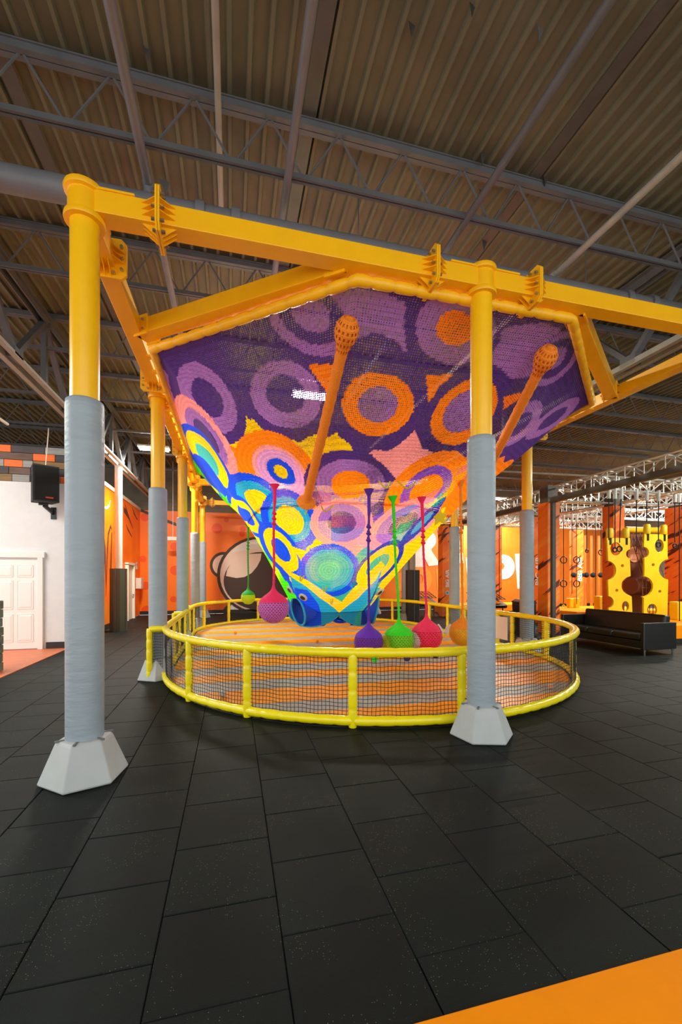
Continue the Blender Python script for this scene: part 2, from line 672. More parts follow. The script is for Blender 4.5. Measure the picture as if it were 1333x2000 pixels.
wall_fig('printed_helmet_ear', [ell_px(437, 1104, 27, 26)], M['ink'], 0.0)
wall_fig('printed_helmet_ear_light', [ell_px(437, 1104, 21.5, 20.5)], M['mural_blush'], 0.006)
wall_fig('printed_collar', [[(434, 1193), (452, 1172), (560, 1172), (575, 1200), (438, 1200)]], M['ink'], 0.004)
wall_fig('printed_collar_light', [[(440, 1197), (453, 1180), (470, 1184), (490, 1197)]], M['mural_white'], 0.010)
wall_fig('printed_helmet', [ell_px(507, 1124, 83, 76)], M['ink'], 0.012)
wall_fig('printed_helmet_shell', [ell_px(508, 1124, 78, 71)], M['mural_blush'], 0.018)
wall_fig('printed_helmet_shine', [[(452, 1079), (462, 1068), (478, 1059), (495, 1054.5), (512, 1054), (508, 1074), (490, 1073), (470, 1076)]], M['mural_white'], 0.024)
wall_fig('printed_visor', [ell_px(512, 1135, 75, 57)], M['ink'], 0.030)
vis = [(441.5, 1125), (444, 1113), (452, 1100), (466, 1088), (484, 1082), (511, 1081), (509, 1094), (502, 1107), (492, 1119), (478, 1127), (462, 1129)]
wall_fig('printed_visor_reflection', [vis], M['mural_blush'], 0.036)
wall_fig('printed_band', [[(270, 992), (300, 1004), (345, 1022), (345, 1028), (300, 1010), (270, 997)]], M['ink'], 0.006)
wall_fig('mural_spray', [ell_px(590, 1040, 26, 34)], M['mural_light'], 0.002)

# letters of the slogan
LET = 0.014
wall_fig('mural_letter_a', [[(752, 1112), (778, 1030), (799, 1030), (799, 1108), (781, 1110.5), (775, 1102), (766, 1112)]], M['mural_white'], LET)
R_out = [(811, 1108), (811, 1033)] + [(825 + 27 * math.cos(math.radians(a)), 1055 + 22.5 * math.sin(math.radians(a))) for a in range(-88, 50, 8)] + [(844, 1077), (861, 1103), (838, 1106), (828, 1087), (828, 1107)]
wall_fig('mural_letter_r', [R_out, [(820, 1053), (827, 1053), (831, 1058.5), (827, 1064), (820, 1064)]], M['mural_white'], LET)
wall_fig('mural_letter_e', [[(855, 1031), (899, 1028.5), (900, 1048), (886, 1049), (886, 1055.5), (900, 1055), (900.5, 1073), (887, 1074), (887, 1081), (905, 1080), (906, 1099.5), (863, 1103)]], M['mural_white'], LET)
wall_fig('mural_letter_i', [[(910, 1089), (934, 1088), (936, 1146), (914, 1148)]], M['mural_white'], LET)
P_out = [(958, 1152), (957, 1084)] + [(984 + 22 * math.cos(math.radians(a)), 1107.5 + 24 * math.sin(math.radians(a))) for a in range(-90, 91, 10)] + [(979, 1131.5), (979, 1151)]
wall_fig('mural_letter_p', [P_out, [(977, 1099), (983, 1100), (986, 1106), (983, 1112), (977, 1112.5)]], M['mural_white'], LET)
wall_fig('mural_letter_i', [[(1006, 1082), (1030, 1081), (1033, 1149), (1011, 1150)]], M['mural_white'], LET)
wall_fig('mural_letter_o', [ell_px(824, 1131, 20, 25), ell_px(821, 1131, 6, 9)], M['mural_light'], 0.008)
wall_fig('mural_letter_r', [[(852, 1111), (880, 1109), (884, 1122), (876, 1132), (884, 1150), (872, 1151), (866, 1138), (864, 1152), (854, 1152)]], M['mural_light'], 0.008)
wall_fig('mural_letter_e', [[(890, 1108), (906, 1107), (906, 1116), (899, 1117), (899, 1122), (905, 1122), (905, 1130), (899, 1131), (899, 1138), (908, 1138), (908, 1147), (890, 1149)]], M['mural_light'], 0.008)
wall_fig('mural_letter_h', [[(774, 1119), (790, 1118), (790, 1126), (800, 1126), (800, 1153), (776, 1154)]], M['mural_light'], 0.008)

# ---- mural wall along the hall
wl = MB().box((WX - 0.1, (12.5 + WY) / 2, 2.5), (0.2, WY - 12.5, 5.0))
wall_left = struct('wall_left', wl, M['mural_left'], smooth=False)
build('cap_strip', MB().box((WX - 0.09, (12.5 + WY) / 2, 5.06), (0.26, WY - 12.5, 0.14)), M['cream'], wall_left, smooth=False)
struct('baseboard_left', MB().box((WX + 0.015, (12.5 + 19.2) / 2, 0.08), (0.03, 6.6, 0.16)), M['base_black'], smooth=False)


def side_fig(name, px, material, lift=0.0):
    pts = [at_X(x, y, WX) for x, y in px]
    return flat_shape(name, [[(p.y, p.z) for p in pts]], 0.006, material, wall_left, lambda a, b, c: Vector((WX + 0.004 + lift + c, a, b)))


side_fig('printed_smile', [(197.5, 980), (203, 989), (208, 990), (213, 985), (215.5, 977), (213.5, 990), (208, 995), (202, 992)], M['mural_white'], 0.004)
side_fig('printed_claw', [(195, 1010), (201, 1022), (206, 1070), (207.5, 1155), (203, 1070), (198, 1024), (195, 1018)], M['ink'])
side_fig('printed_claw', [(207, 1165), (208.5, 1075), (211, 1040), (216, 1024), (219, 1036), (216, 1031), (212.5, 1045), (210.5, 1080)], M['ink'])
side_fig('printed_claw', [(214.5, 1120), (217.5, 1040), (218.8, 1040), (217.5, 1115)], M['ink'])
side_fig('printed_claw', [(224, 1028), (229, 1040), (231, 1100), (229.5, 1060), (226, 1036), (223, 1044)], M['ink'])
side_fig('printed_slash', [(243, 980), (249, 1000), (258, 1026), (260, 1033), (252, 1015), (242, 1000), (242, 990), (246, 995)], M['ink'])
side_fig('printed_slash', [(258, 990), (266, 1010), (269, 1014), (268, 1016), (262, 1005)], M['ink'])
side_fig('printed_slash', [(246, 1024), (257, 1046), (257.5, 1050), (250, 1036)], M['ink'])
side_fig('printed_glint', [(195, 1010), (199, 1013), (201, 1021), (196, 1021)], M['mural_white'], 0.006)

# door in the mural wall
dy0, dy1 = 19.3, 20.45
d2 = struct('door_2', MB().box((WX + 0.01, (dy0 + dy1) / 2, 1.15), (0.05, dy1 - dy0, 2.3)), M['cream'], smooth=False)
for yy in (dy0, dy1):
    build('door_jamb', MB().box((WX + 0.06, yy, 1.18), (0.14, 0.1, 2.36)), M['cream'], d2, smooth=False)
build('door_head', MB().box((WX + 0.06, (dy0 + dy1) / 2, 2.38), (0.14, dy1 - dy0 + 0.1, 0.1)), M['cream'], d2, smooth=False)
build('door_handle', MB().sphere((WX + 0.1, dy1 - 0.15, 1.05), 0.04, 10, 6), M['chrome'], d2)

# ---- white wall with the panelled door, wood planks along its top
wall_front = struct('wall_front', MB().box((-8.71, 12.4, 2.1), (10.58, 0.2, 4.2)), M['white_wall'], smooth=False)
build('plank_backing', MB().box((-8.71, 12.42, 4.64), (10.58, 0.16, 0.9)), M['wood_brown'], wall_front, smooth=False)
struct('baseboard_front', MB().box((-4.0, 12.285, 0.08), (1.15, 0.03, 0.16)), M['base_black'], smooth=False)
rows = [
    [(-50, 22, 'wood_orange'), (22, 88, 'wood_dark'), (88, 196, 'wood_grey')],
    [(-50, 65, 'wood_brown'), (65, 108, 'wood_orange'), (108, 196, 'wood_dark')],
    [(-50, 8, 'wood_grey'), (8, 45, 'wood_orange'), (45, 65, 'wood_grey'), (65, 196, 'wood')],
    [(-50, 18, 'wood_dark'), (18, 60, 'wood_brown'), (60, 196, 'wood_dark')],
    [(-50, 24, 'wood'), (24, 118, 'wood_grey'), (118, 196, 'wood_orange')],
]
ph = 0.9 / 5
for r, row in enumerate(rows):
    z = 5.10 - ph * (r + 0.5)
    for x0, x1, mname in row:
        a, b = at_Y(x0, 900, 12.3).x, at_Y(x1, 900, 12.3).x
        b = min(b, -3.42)
        build('wood_plank', MB().box(((a + b) / 2, 12.31 - random.uniform(0, 0.012), z), (b - a - 0.012, 0.05, ph - 0.012)), M[mname], wall_front, smooth=False)
# panelled door
dr1 = at_Y(76, 1200, 12.3).x
dl1 = dr1 - 1.0
door_1 = struct('door_1', MB().box(((dl1 + dr1) / 2, 12.28, 1.13), (dr1 - dl1, 0.05, 2.22)), M['door_white'], smooth=False)
for cxp in (dl1 + 0.28, dr1 - 0.28):
    for z0, z1 in ((1.82, 2.1), (1.02, 1.72), (0.2, 0.88)):
        mb = MB()
        x0, x1 = cxp - 0.17, cxp + 0.17
        yb, yf = 12.255, 12.238
        e = 0.045
        outer = [(x0, yb, z0), (x1, yb, z0), (x1, yb, z1), (x0, yb, z1)]
        inner = [(x0 + e, yf, z0 + e), (x1 - e, yf, z0 + e), (x1 - e, yf, z1 - e), (x0 + e, yf, z1 - e)]
        mb.add(outer + inner, [(4, 5, 6, 7)] + [(i, (i + 1) % 4, 4 + (i + 1) % 4, 4 + i) for i in range(4)])
        build('raised_panel', mb, M['door_white'], door_1, smooth=False)
        fr = MB()
        for a, b in ((0, 1), (1, 2), (2, 3), (3, 0)):
            fr.bar(Vector(outer[a]) + Vector((0, -0.004, 0)), Vector(outer[b]) + Vector((0, -0.004, 0)), 0.016, 0.016)
        build('panel_moulding', fr, M['door_white'], door_1, smooth=False)
trim_r = struct('trim_1', MB().box((dr1 + 0.055, 12.26, 1.2), (0.11, 0.09, 2.4)), M['door_white'], smooth=False)
struct('trim_2', MB().box((dl1 - 0.055, 12.26, 1.2), (0.11, 0.09, 2.4)), M['door_white'], smooth=False)
struct('trim_3', MB().box(((dl1 + dr1) / 2, 12.26, 2.37), (dr1 - dl1 + 0.3, 0.1, 0.14)), M['door_white'], smooth=False)

# ---- far side wall and roof deck
struct('wall_right', MB().box((24.0, 9.0, DECK / 2), (0.3, 27.0, DECK)), M['block'], smooth=False)
mb = MB()
x = -14.0
pitch = 0.203
prof = []
while x < 24.0:
    prof += [(x, DECK), (x + 0.135, DECK), (x + 0.15, DECK - 0.055), (x + 0.188, DECK - 0.055)]
    x += pitch
n = len(prof)
vs = [(a, -3.0, b) for a, b in prof] + [(a, WY + 0.1, b) for a, b in prof]
mb.add(vs, [(i, i + 1, n + i + 1, n + i) for i in range(n - 1)])
ceiling = struct('ceiling', mb, M['deck'], smooth=False)
seam = MB()
for sx in (0.86, 3.9, -2.3):
    seam.box((sx, 9.5, DECK - 0.065), (0.16, 25.0, 0.012))
build('deck_seam', seam, M['darksteel'], ceiling, smooth=False, kind='stuff')

# flakes of torn paint and tape that hang from the deck
for px_, py_, sz, mn in ((1058, 52, 0.09, 'darksteel'), (806, 45, 0.08, 'base_black'), (285, 92, 0.08, 'base_black'), (320, 352, 0.14, 'darksteel'), (945, 300, 0.1, 'base_black'), (1068, 345, 0.09, 'base_black'), (948, 468, 0.12, 'base_black'), (942, 372, 0.08, 'darksteel'), (925, 8, 0.07, 'base_black')):
    p = at_z(px_, py_, DECK - 0.06)
    build('loose_flake', MB().prism([p + Vector((-sz / 2, 0, 0.01)), p + Vector((sz / 2, 0.02, 0.01)), p + Vector((sz * 0.2, sz * 0.6, -sz * 0.9)), p + Vector((-sz * 0.1, sz * 0.3, -sz * 0.5))], (0.0, 0.004, 0.003)), M[mn], ceiling, smooth=False)

# ---- open-web joists between the girders
GX = (-14.4, -3.7, 7.0, 17.7)


def joist(x0, x1, y, rods):
    t = thing('roof_joist', LAB_J(x0, y), 'roof joist', ((x0 + x1) / 2, y, 6.4), 'open-web joists under the roof deck')
    t['kind'] = 'structure'
    build('top_chord', MB().box(((x0 + x1) / 2, y - 0.035, 7.09), (x1 - x0, 0.06, 0.085)).box(((x0 + x1) / 2, y + 0.035, 7.09), (x1 - x0, 0.06, 0.085)).box(((x0 + x1) / 2, y, 7.125), (x1 - x0, 0.16, 0.016)), M['steel'], t, smooth=False)
    build('bottom_chord', MB().box(((x0 + x1) / 2, y - 0.025, 6.46), (x1 - x0, 0.03, 0.06)).box(((x0 + x1) / 2, y + 0.025, 6.46), (x1 - x0, 0.03, 0.06)), M['steel'], t, smooth=False)
    k = int(round((x1 - x0) / 0.82))
    st = (x1 - x0) / k
    pr = {}
    allm = MB()
    for i in range(k):
        for s in (0, 1):
            a = Vector((x0 + st * i + (0 if s == 0 else st / 2) + 0.02, y, 7.06 if s == 0 else 6.47))
            b = Vector((x0 + st * i + st / 2 + (0 if s == 0 else st / 2) - 0.02, y, 6.47 if s == 0 else 7.06))
            if not rods:
                allm.tube([a, b], 0.014, 5)
            elif s not in pr:
                pr[s] = (build('web_rod', MB().tube([a, b], 0.014, 6), M['steel'], t), i)
            else:
                o, i0 = pr[s]
                c = o.copy()
                col.objects.link(c)
                c.location = (st * (i - i0), 0, 0)
    if not rods:
        build('web_rods', allm, M['steel'], t, kind='stuff')
    return t


ORD = ('first', 'second', 'third', 'fourth', 'fifth', 'sixth', 'seventh')


def LAB_J(x0, y):
    k = ORD[int(round((y - 4.93) / 2.46))]
    where = {-14.4: 'beyond the girder over the white wall', -3.7: 'over the big net', 7.0: 'over the ninja course'}[x0]
    return 'grey open-web roof joist, %s one from the camera, %s' % (k, where)


for k in range(7):
    y = 4.93 + 2.46 * k
    for a, b in zip(GX, GX[1:]):
        joist(a, b, y, a == -3.7 and k < 5)


def girder(x, label):
    t = thing('roof_girder', label, 'roof girder', (x, 9.5, 5.55))
    t['kind'] = 'structure'
    y0, y1 = -2.5, WY
    for z in (5.64, 6.98):
        nm = 'bottom_chord' if z < 6 else 'top_chord'
        c = MB()
        for s in (-1, 1):
            c.box((x + s * 0.07, (y0 + y1) / 2, z), (0.02, y1 - y0, 0.13))
            c.box((x + s * 0.11, (y0 + y1) / 2, z + (-0.065 if z < 6 else 0.065)), (0.1, y1 - y0, 0.015))
        build(nm, c, M['steel_lt'] if z < 6 else M['steel'], t, smooth=False)
    for k in range(9):
        y = 4.93 + 2.46 * (k - 1)
        if y - 1.23 < y0 or y + 1.23 > y1:
            continue
        build('web_post', MB().box((x, y, 6.31), (0.1, 0.1, 1.24)), M['steel'], t, smooth=False)
        build('web_diagonal', MB().bar((x, y + 0.06, 6.92), (x, y + 1.23, 5.70), 0.11, 0.09), M['steel'], t, smooth=False)
        build('web_diagonal', MB().bar((x, y + 2.40, 6.92), (x, y + 1.23, 5.70), 0.11, 0.09), M['steel'], t, smooth=False)
        build('gusset_plate', MB().box((x, y + 1.23, 5.70), (0.16, 0.3, 0.2)), M['steel'], t, smooth=False)
    return t


girder(-3.7, 'grey steel roof girder above the orange mural wall, carried by the white column')
girder(7.0, 'grey steel roof girder between the big net and the ninja course')


def column(x, y, padtop, label, pm, cm, top=5.57):
    t = thing('building_column', label, 'column', (x, y, 0))
    t['kind'] = 'structure'
    build('shaft', MB().tube([(x, y, 0), (x, y, top)], 0.12, 16), cm, t)
    build('column_pad', MB().lathe([(0.27, 0.0), (0.27, padtop)], (x, y, 0), 8, phase=math.pi / 8), pm, t, smooth=False)
    for q in (0.2, 1.5):
        build('pad_strap', MB().bar((x + 0.27 * math.cos(-1.9 + q), y + 0.27 * math.sin(-1.9 + q), 0.01), (x + 0.27 * math.cos(-1.9 + q), y + 0.27 * math.sin(-1.9 + q), padtop), 0.035, 0.03), M['steel'], t, smooth=False)
    return t


pc = at_z(239, 1232)
column(-3.72, pc.y, 2.1, 'white round column with an olive padded base before the orange mural wall', M['greenpad'], M['white'])
column(7.0, 15.8, 2.1, 'grey building column with a black padded base behind the net', M['blackpad'], M['steel_lt'])

# ================================================================ PIPES UNDER THE ROOF
def pipe(name, label, p0, p1, r, material, couplings=(), cat='pipe', hang=()):
    t = thing(name, label, cat, (Vector(p0) + Vector(p1)) / 2)
    p0, p1 = Vector(p0), Vector(p1)
    build('pipe_run', MB().tube([p0, p1], r, 16), material, t)
    u = (p1 - p0).normalized()
    for f in couplings:
        c = p0 + (p1 - p0) * f
        build('coupling', MB().tube([c - u * 0.05, c + u * 0.05], r * 1.22, 16), material, t)
    for f in hang:
        c = p0 + (p1 - p0) * f
        build('hanger_rod', MB().tube([c + Vector((0, 0, r)), Vector((c.x, c.y, 7.13))], 0.008, 6), M['steel'], t)
    return t


pipe('water_main', 'thick grey main pipe running across the hall above the front yellow beam', (-8, 5.33, 6.1), (16, 5.33, 6.1), 0.135, M['pipe'], (0.318, 0.335, 0.58, 0.6), hang=(0.4, 0.55, 0.7))
pipe('sprinkler_branch', 'grey branch pipe meeting the main pipe above the corner post', (-0.94, -2, 6.35), (-0.94, 21.5, 6.35), 0.05, M['pipe'], (0.312, 0.47, 0.6))
pipe('sprinkler_drop', 'short grey riser between the main pipe and its branch', (-0.94, 5.33, 6.22), (-0.94, 5.33, 6.36), 0.055, M['pipe'])
pipe('sprinkler_branch', 'thin pale conduit along the deck, left of the middle deck seam', (-0.15, -2, 6.95), (-0.15, 6.2, 6.95), 0.035, M['steel_lt'])
pipe('sprinkler_branch', 'grey pipe under the deck above the middle of the front beam', (0.62, -2, 6.4), (0.62, 6.6, 6.4), 0.045, M['pipe'])
pipe('sprinkler_branch', 'pale pipe crossing the ceiling toward the front right flange of the beam', (2.95, -2, 6.45), (2.95, 12.0, 6.45), 0.045, M['steel'])
pipe('sprinkler_branch', 'pale slanting pipe at the upper right, crossing above the main pipe', (4.65, -2, 6.3), (4.65, 14.0, 6.3), 0.045, M['steel_lt'], (0.46,))
pipe('sprinkler_branch', 'pale pipe below the ceiling running above the white wall toward the wall speaker', (-5.4, 3, 5.6), (-5.4, 12.25, 5.6), 0.035, M['cream'], hang=(0.75, 0.5))
pipe('conduit', 'pale horizontal conduit in front of the ninja truss, below the ceiling', (7.3, 12.5, 5.35), (12.6, 12.2, 5.35), 0.035, M['steel_lt'], (0.0, 1.0), hang=(0.25, 0.75))

# ================================================================ YELLOW FRAME
PX = (-1.296, 2.759, 6.814)
PYS = [4.31 + 3.909 * k for k in range(5)]
BZ0, BZ1 = 5.06, 5.27
PAD_H = 3.4


def flange(parent, p, u, back, stiff=True):
    """end plate with gussets and bolts; u: unit vector along the beam, pointing out of the stub"""
    u = Vector(u)
    s = u.cross(Vector((0, 0, 1)))
    c = Vector(p)
    mb = MB()
    hw, hh, ch = 0.21, 0.21, 0.05
    out = [(-hw, -hh + ch), (-hw + ch, -hh), (hw - ch, -hh), (hw, -hh + ch), (hw, hh - ch), (hw - ch, hh), (-hw + ch, hh), (-hw, hh - ch)]
    mb.prism([c + s * a + Vector((0, 0, b)) for a, b in out], u * back)
    build('flange_plate', mb, M['amber'], parent, smooth=False)
    g = MB()
    d = -1 if back > 0 else 1
    base = c if back > 0 else c
    w_ = 0.09
    for a, b in ((0, 1), (0, -1), (1, 0), (-1, 0), (1, 0.55), (-1, 0.55), (1, -0.55), (-1, -0.55), (0.55, -1), (-0.55, -1)):
        if abs(a) == 1:
            p0 = c + s * (a * 0.1) + Vector((0, 0, b * 0.1))
            p1 = c + s * (a * 0.2) + Vector((0, 0, b * 0.1))
            off = Vector((0, 0, 0.008))
        else:
            p0 = c + s * (a * 0.1) + Vector((0, 0, b * 0.1))
            p1 = c + s * (a * 0.1) + Vector((0, 0, b * 0.2))
            off = s * 0.008
        g.prism([p0, p1, p0 - u * (0.13 if back > 0 else -0.13)], off)
        if stiff:
            build('gusset', g, M['amber'], parent, smooth=False)
            g = MB()
    if not stiff:
        build('gussets', g, M['amber'], parent, smooth=False, kind='stuff')
    bm = MB()
    for a, b in ((-0.165, -0.12), (-0.165, 0.0), (-0.165, 0.12), (0.165, -0.12), (0.165, 0.0), (0.165, 0.12), (-0.09, -0.165), (0.09, -0.165), (-0.06, 0.17), (0.06, 0.17)):
        q = c + s * a + Vector((0, 0, b))
        if back > 0:
            bm.tube([q, q - u * 0.035], 0.016, 6)
        else:
            bm.tube([q, q + u * 0.035], 0.016, 6)
    build('bolt_heads', bm, M['bolt'], parent, smooth=False, kind='stuff')


def frame_post(x, y, label, arms, boot_rot=0.0, detail=True):
    t = thing('frame_post', label, 'post', (x, y, 0), 'padded posts of the yellow frame')
    build('pole', MB().tube([(x, y, 0), (x, y, 5.08)], 0.12, 28), M['yellow'], t)
    pad = MB().lathe([(0.150, 0.2), (0.155, 0.3), (0.157, 3.34), (0.152, 3.385), (0.135, PAD_H), (0.122, PAD_H)], (x, y, 0), 32)
    build('post_pad', pad, M['pad'], t, angle=50)
    a0 = boot_rot + 0.9
    seam = MB().bar((x + 0.157 * math.cos(a0), y + 0.157 * math.sin(a0), 0.3), (x + 0.157 * math.cos(a0), y + 0.157 * math.sin(a0), PAD_H - 0.03), 0.02, 0.014)
    build('pad_seam', seam, M['pad'], t, smooth=False)
    bt = MB().lathe([(0.352, 0.0), (0.358, 0.02), (0.232, 0.335), (0.215, 0.36), (0.165, 0.365)], (x, y, 0), 6, phase=boot_rot)
    build('foam_boot', bt, M['boot'], t, smooth=False, bevel=0.012)
    fl = MB()
    for k in range(6):
        a = boot_rot + math.pi / 3 * (k + 0.1)
        fl.box((x + 0.195 * math.cos(a), y + 0.195 * math.sin(a), 0.362), (0.07, 0.018, 0.016), rz=a)
    build('boot_joint', fl, M['flap'], t, smooth=False, kind='stuff')
    build('head_sleeve', MB().lathe([(0.128, 5.0), (0.165, 5.0), (0.17, 5.02), (0.165, 5.05), (0.138, 5.07), (0.138, 5.25), (0.165, 5.26), (0.172, 5.285), (0.165, 5.31), (0.03, 5.315)], (x, y, 0), 28), M['amber'], t)
    for u in arms:
        u = Vector((u[0], u[1], 0))
        L = 0.62 if detail else 0.4
        build('beam_stub', MB().bar(Vector((x, y, 5.165)) + u * 0.1, Vector((x, y, 5.165)) + u * L, 0.2, 0.2), M['amber'], t, smooth=False, bevel=0.006)
        build('doubler_plate', MB().bar(Vector((x, y, 5.275)) + u * 0.1, Vector((x, y, 5.275)) + u * (L * 0.7), 0.215, 0.02), M['amber'], t, smooth=False)
        flange(t, Vector((x, y, 5.165)) + u * L, u, 0.018, stiff=detail)
    return t


posts = [
    (0, 0, 'padded yellow post nearest the camera, front corner under the bolted beams', ((1, 0), (0, 1))),
    (1, 0, 'padded yellow post standing before the netted barrier, middle of the front beam', ((-1, 0), (1, 0))),
    (0, 1, 'padded yellow post beside the small gate wing, second of the mural wall row', ((0, -1), (0, 1))),
    (0, 2, 'padded yellow post, third of the row along the mural wall side', ((0, -1), (0, 1))),
    (0, 3, 'padded yellow post, fourth of the row along the mural wall side', ((0, -1), (0, 1))),
    (0, 4, 'padded yellow post at the far end of the row along the mural wall side', ((0, -1), (1, 0))),
    (2, 1, 'padded yellow post on the ninja course side, nearest of that row in view', ((0, -1), (0, 1))),
    (2, 2, 'padded yellow post on the ninja course side, before the striped far pillar', ((0, -1), (0, 1))),
    (2, 3, 'padded post beside the grey building column, ninja course side', ((0, -1), (0, 1))),
    (2, 4, 'padded post farthest back on the ninja course side, seen behind the net foot', ((0, -1), (-1, 0))),
]
for i, k, lab, arms in posts:
    y = PYS[k] + (0.5 if (i, k) == (2, 1) else 0.0)
    frame_post(PX[i], y, lab, arms, boot_rot=0.35 + 0.4 * i + 0.2 * k, detail=(k == 0))


def beam(p0, p1, label, ends=True, name='frame_beam'):
    p0, p1 = Vector(p0), Vector(p1)
    t = thing(name, label, 'beam', (p0 + p1) / 2, 'yellow steel beams of the net frame')
    build('box_section', MB().bar(p0, p1, 0.2, 0.2), M['amber'], t, smooth=False, bevel=0.008)
    if ends:
        u = (p1 - p0).normalized()
        flange(t, p0, u, -0.018, stiff=p0.y < 4.5)
        flange(t, p1, -u, -0.018, stiff=p1.y < 4.5)
    return t


ZC = 5.165
beam((PX[0] + 0.66, 4.31, ZC), (PX[1] - 0.66, 4.31, ZC), 'yellow box beam between the two front posts')
beam((PX[1] + 0.66, 4.31, ZC), (PX[2], 4.31, ZC), 'yellow box beam leaving the frame beside the middle front post')
ys = [PYS[0] + 0.66] + [PYS[k] for k in (1, 2, 3, 4)]
for k in range(4):
    a = ys[0] if k == 0 else PYS[k] + 0.44
    b = PYS[k + 1] - 0.44
    beam((PX[0], a, ZC), (PX[0], b, ZC), 'yellow box beam of the mural wall side, %s bay from the camera' % ORD[k])
for k in range(4):
    a = PYS[k] + (0.44 if k != 1 else 0.94)
    b = PYS[k + 1] - (0.44 if k != 0 else -0.06)
    beam((PX[2], a, ZC), (PX[2], b, ZC), 'yellow box beam of the ninja course side, %s bay from the camera' % ORD[k])
beam((PX[0] + 0.44, PYS[4], ZC), (PX[2] - 0.44, PYS[4], ZC), 'yellow box beam at the far end of the frame')
beam((PX[0] + 0.1, 15.75, ZC), (PX[2] - 0.1, 15.75, ZC), 'yellow box beam carrying the far rim of the net', ends=False)

CX0, CY0 = 2.68, 10.17
OCT = np.array([(1.38, -5.80), (3.72, -3.77), (3.72, 3.40), (1.38, 5.40), (-1.38, 5.40), (-3.76, 3.40), (-3.76, -3.77), (-1.38, -5.80)])


def diag(p0, p1, label):
    p0, p1 = Vector(p0), Vector(p1)
    t = thing('brace_beam', label, 'beam', (p0 + p1) / 2, 'diagonal corner beams of the net frame')
    build('box_section', MB().bar(p0, p1, 0.2, 0.2), M['amber'], t, smooth=False, bevel=0.008)
    u = (p1 - p0).normalized()
    s = u.cross(Vector((0, 0, 1)))
    for p, q in ((p0, u), (p1, -u)):
        for b in (-1, 1):
            pl = MB().bar(p + q * 0.0 + s * (b * 0.11), p + q * 0.24 + s * (b * 0.11), 0.02, 0.26)
            build('cleat_plate', pl, M['amber'], t, smooth=False)
            bm = MB()
            for e in (0.07, 0.18):
                for z in (-0.06, 0.06):
                    c = p + q * e + s * (b * 0.118) + Vector((0, 0, z))
                    bm.tube([c, c + s * (b * 0.022)], 0.017, 6)
            build('bolt_heads', bm, M['bolt'], t, smooth=False, kind='stuff')


diag((PX[0] + 0.08, 6.32, ZC), (1.22, 4.43, ZC), 'yellow diagonal beam cutting the corner beside the nearest post')
diag((PX[2] - 0.08, 6.32, ZC), (4.15, 4.43, ZC), 'yellow diagonal beam cutting the front corner on the ninja course side')
diag((PX[0] + 0.08, 13.75, ZC), (1.22, 15.63, ZC), 'yellow diagonal beam cutting the far corner by the mural wall')
diag((PX[2] - 0.08, 13.75, ZC), (4.15, 15.63, ZC), 'yellow diagonal beam cutting the far corner by the ninja course')


# ================================================================ BARRIER AND BOUNCING MAT
def stadium(R, n=26):
    pts = []
    for i in range(n + 1):
        a = math.pi + math.pi * i / n
        pts.append((STX + R * math.cos(a), STY0 + R * math.sin(a)))
    m = 12
    for i in range(1, m):
        pts.append((STX + R, STY0 + (STY1 - STY0) * i / m))
    for i in range(n + 1):
        a = math.pi * i / n
        pts.append((STX + R * math.cos(a), STY1 + R * math.sin(a)))
    for i in range(1, m):
        pts.append((STX - R, STY1 - (STY1 - STY0) * i / m))
    return pts


def resample(pts, step, closed=True):
    P = [Vector((*p, 0)) if len(p) == 2 else Vector(p) for p in pts]
    if closed:
        P.append(P[0])
    d = [0.0]
    for a, b in zip(P, P[1:]):
        d.append(d[-1] + (b - a).length)
    L = d[-1]
    n = max(2, int(round(L / step)))
    out = []
    j = 0
    for i in range(n if closed else n + 1):
        s = L * i / n
        while j < len(d) - 2 and d[j + 1] < s:
            j += 1
        f = (s - d[j]) / max(1e-9, d[j + 1] - d[j])
        out.append(P[j] + (P[j + 1] - P[j]) * f)
    return out, L


def sleeve(mb, pts, r, seg=0.24, closed=False, n=10, depth=0.13):
    """foam sleeve: a tube pinched at regular seams"""
    P, L = resample(pts, seg / 8, closed)
    k = max(1, round(L / seg))
    rs = []
    m = len(P)
    for i in range(m):
        f = (i / (m if closed else m - 1)) * k
        e = 2 * (f - math.floor(f)) - 1
        rs.append(r * (1 - depth * 1.25 * abs(e) ** 5 + 0.02 * math.sin(7.3 * math.floor(f))))
    mb.tube(P, rs, n, closed=closed)
    return mb


bed = thing('bouncing_mat', 'oval bouncing mat of orange and grey stripes inside the netted barrier', 'bouncing mat', (STX, 11.3, 0))
outl = stadium(STR - 0.075)
build('mat_base', MB().prism([Vector((a, b, 0.004)) for a, b in outl], (0, 0, 0.05)), M['bed_grey'], bed, smooth=False)


def half_w(y):
    R = STR - 0.10
    if y < STY0:
        q = R * R - (STY0 - y) ** 2
    elif y > STY1:
        q = R * R - (y - STY1) ** 2
    else:
        q = R * R
    return math.sqrt(q) if q > 0 else 0.0


edges = []
y = 4.98
for a, b in ((4.98, 5.42), (5.97, 6.71), (7.38, 7.87), (8.54, 9.39)):
    edges.append((a, b))
y = 9.98
while y < 17.6:
    edges.append((y, min(y + 0.62, 17.7)))
    y += 1.24
for a, b in edges:
    L, Rr = [], []
    for i in range(9):
        yy = a + (b - a) * i / 8
        h = half_w(yy)
        L.append(Vector((STX - h, yy, 0.05)))
        Rr.append(Vector((STX + h, yy, 0.05)))
    build('orange_stripe', MB().prism(L + Rr[::-1], (0, 0, 0.012)), M['bed_orange'], bed, smooth=False)

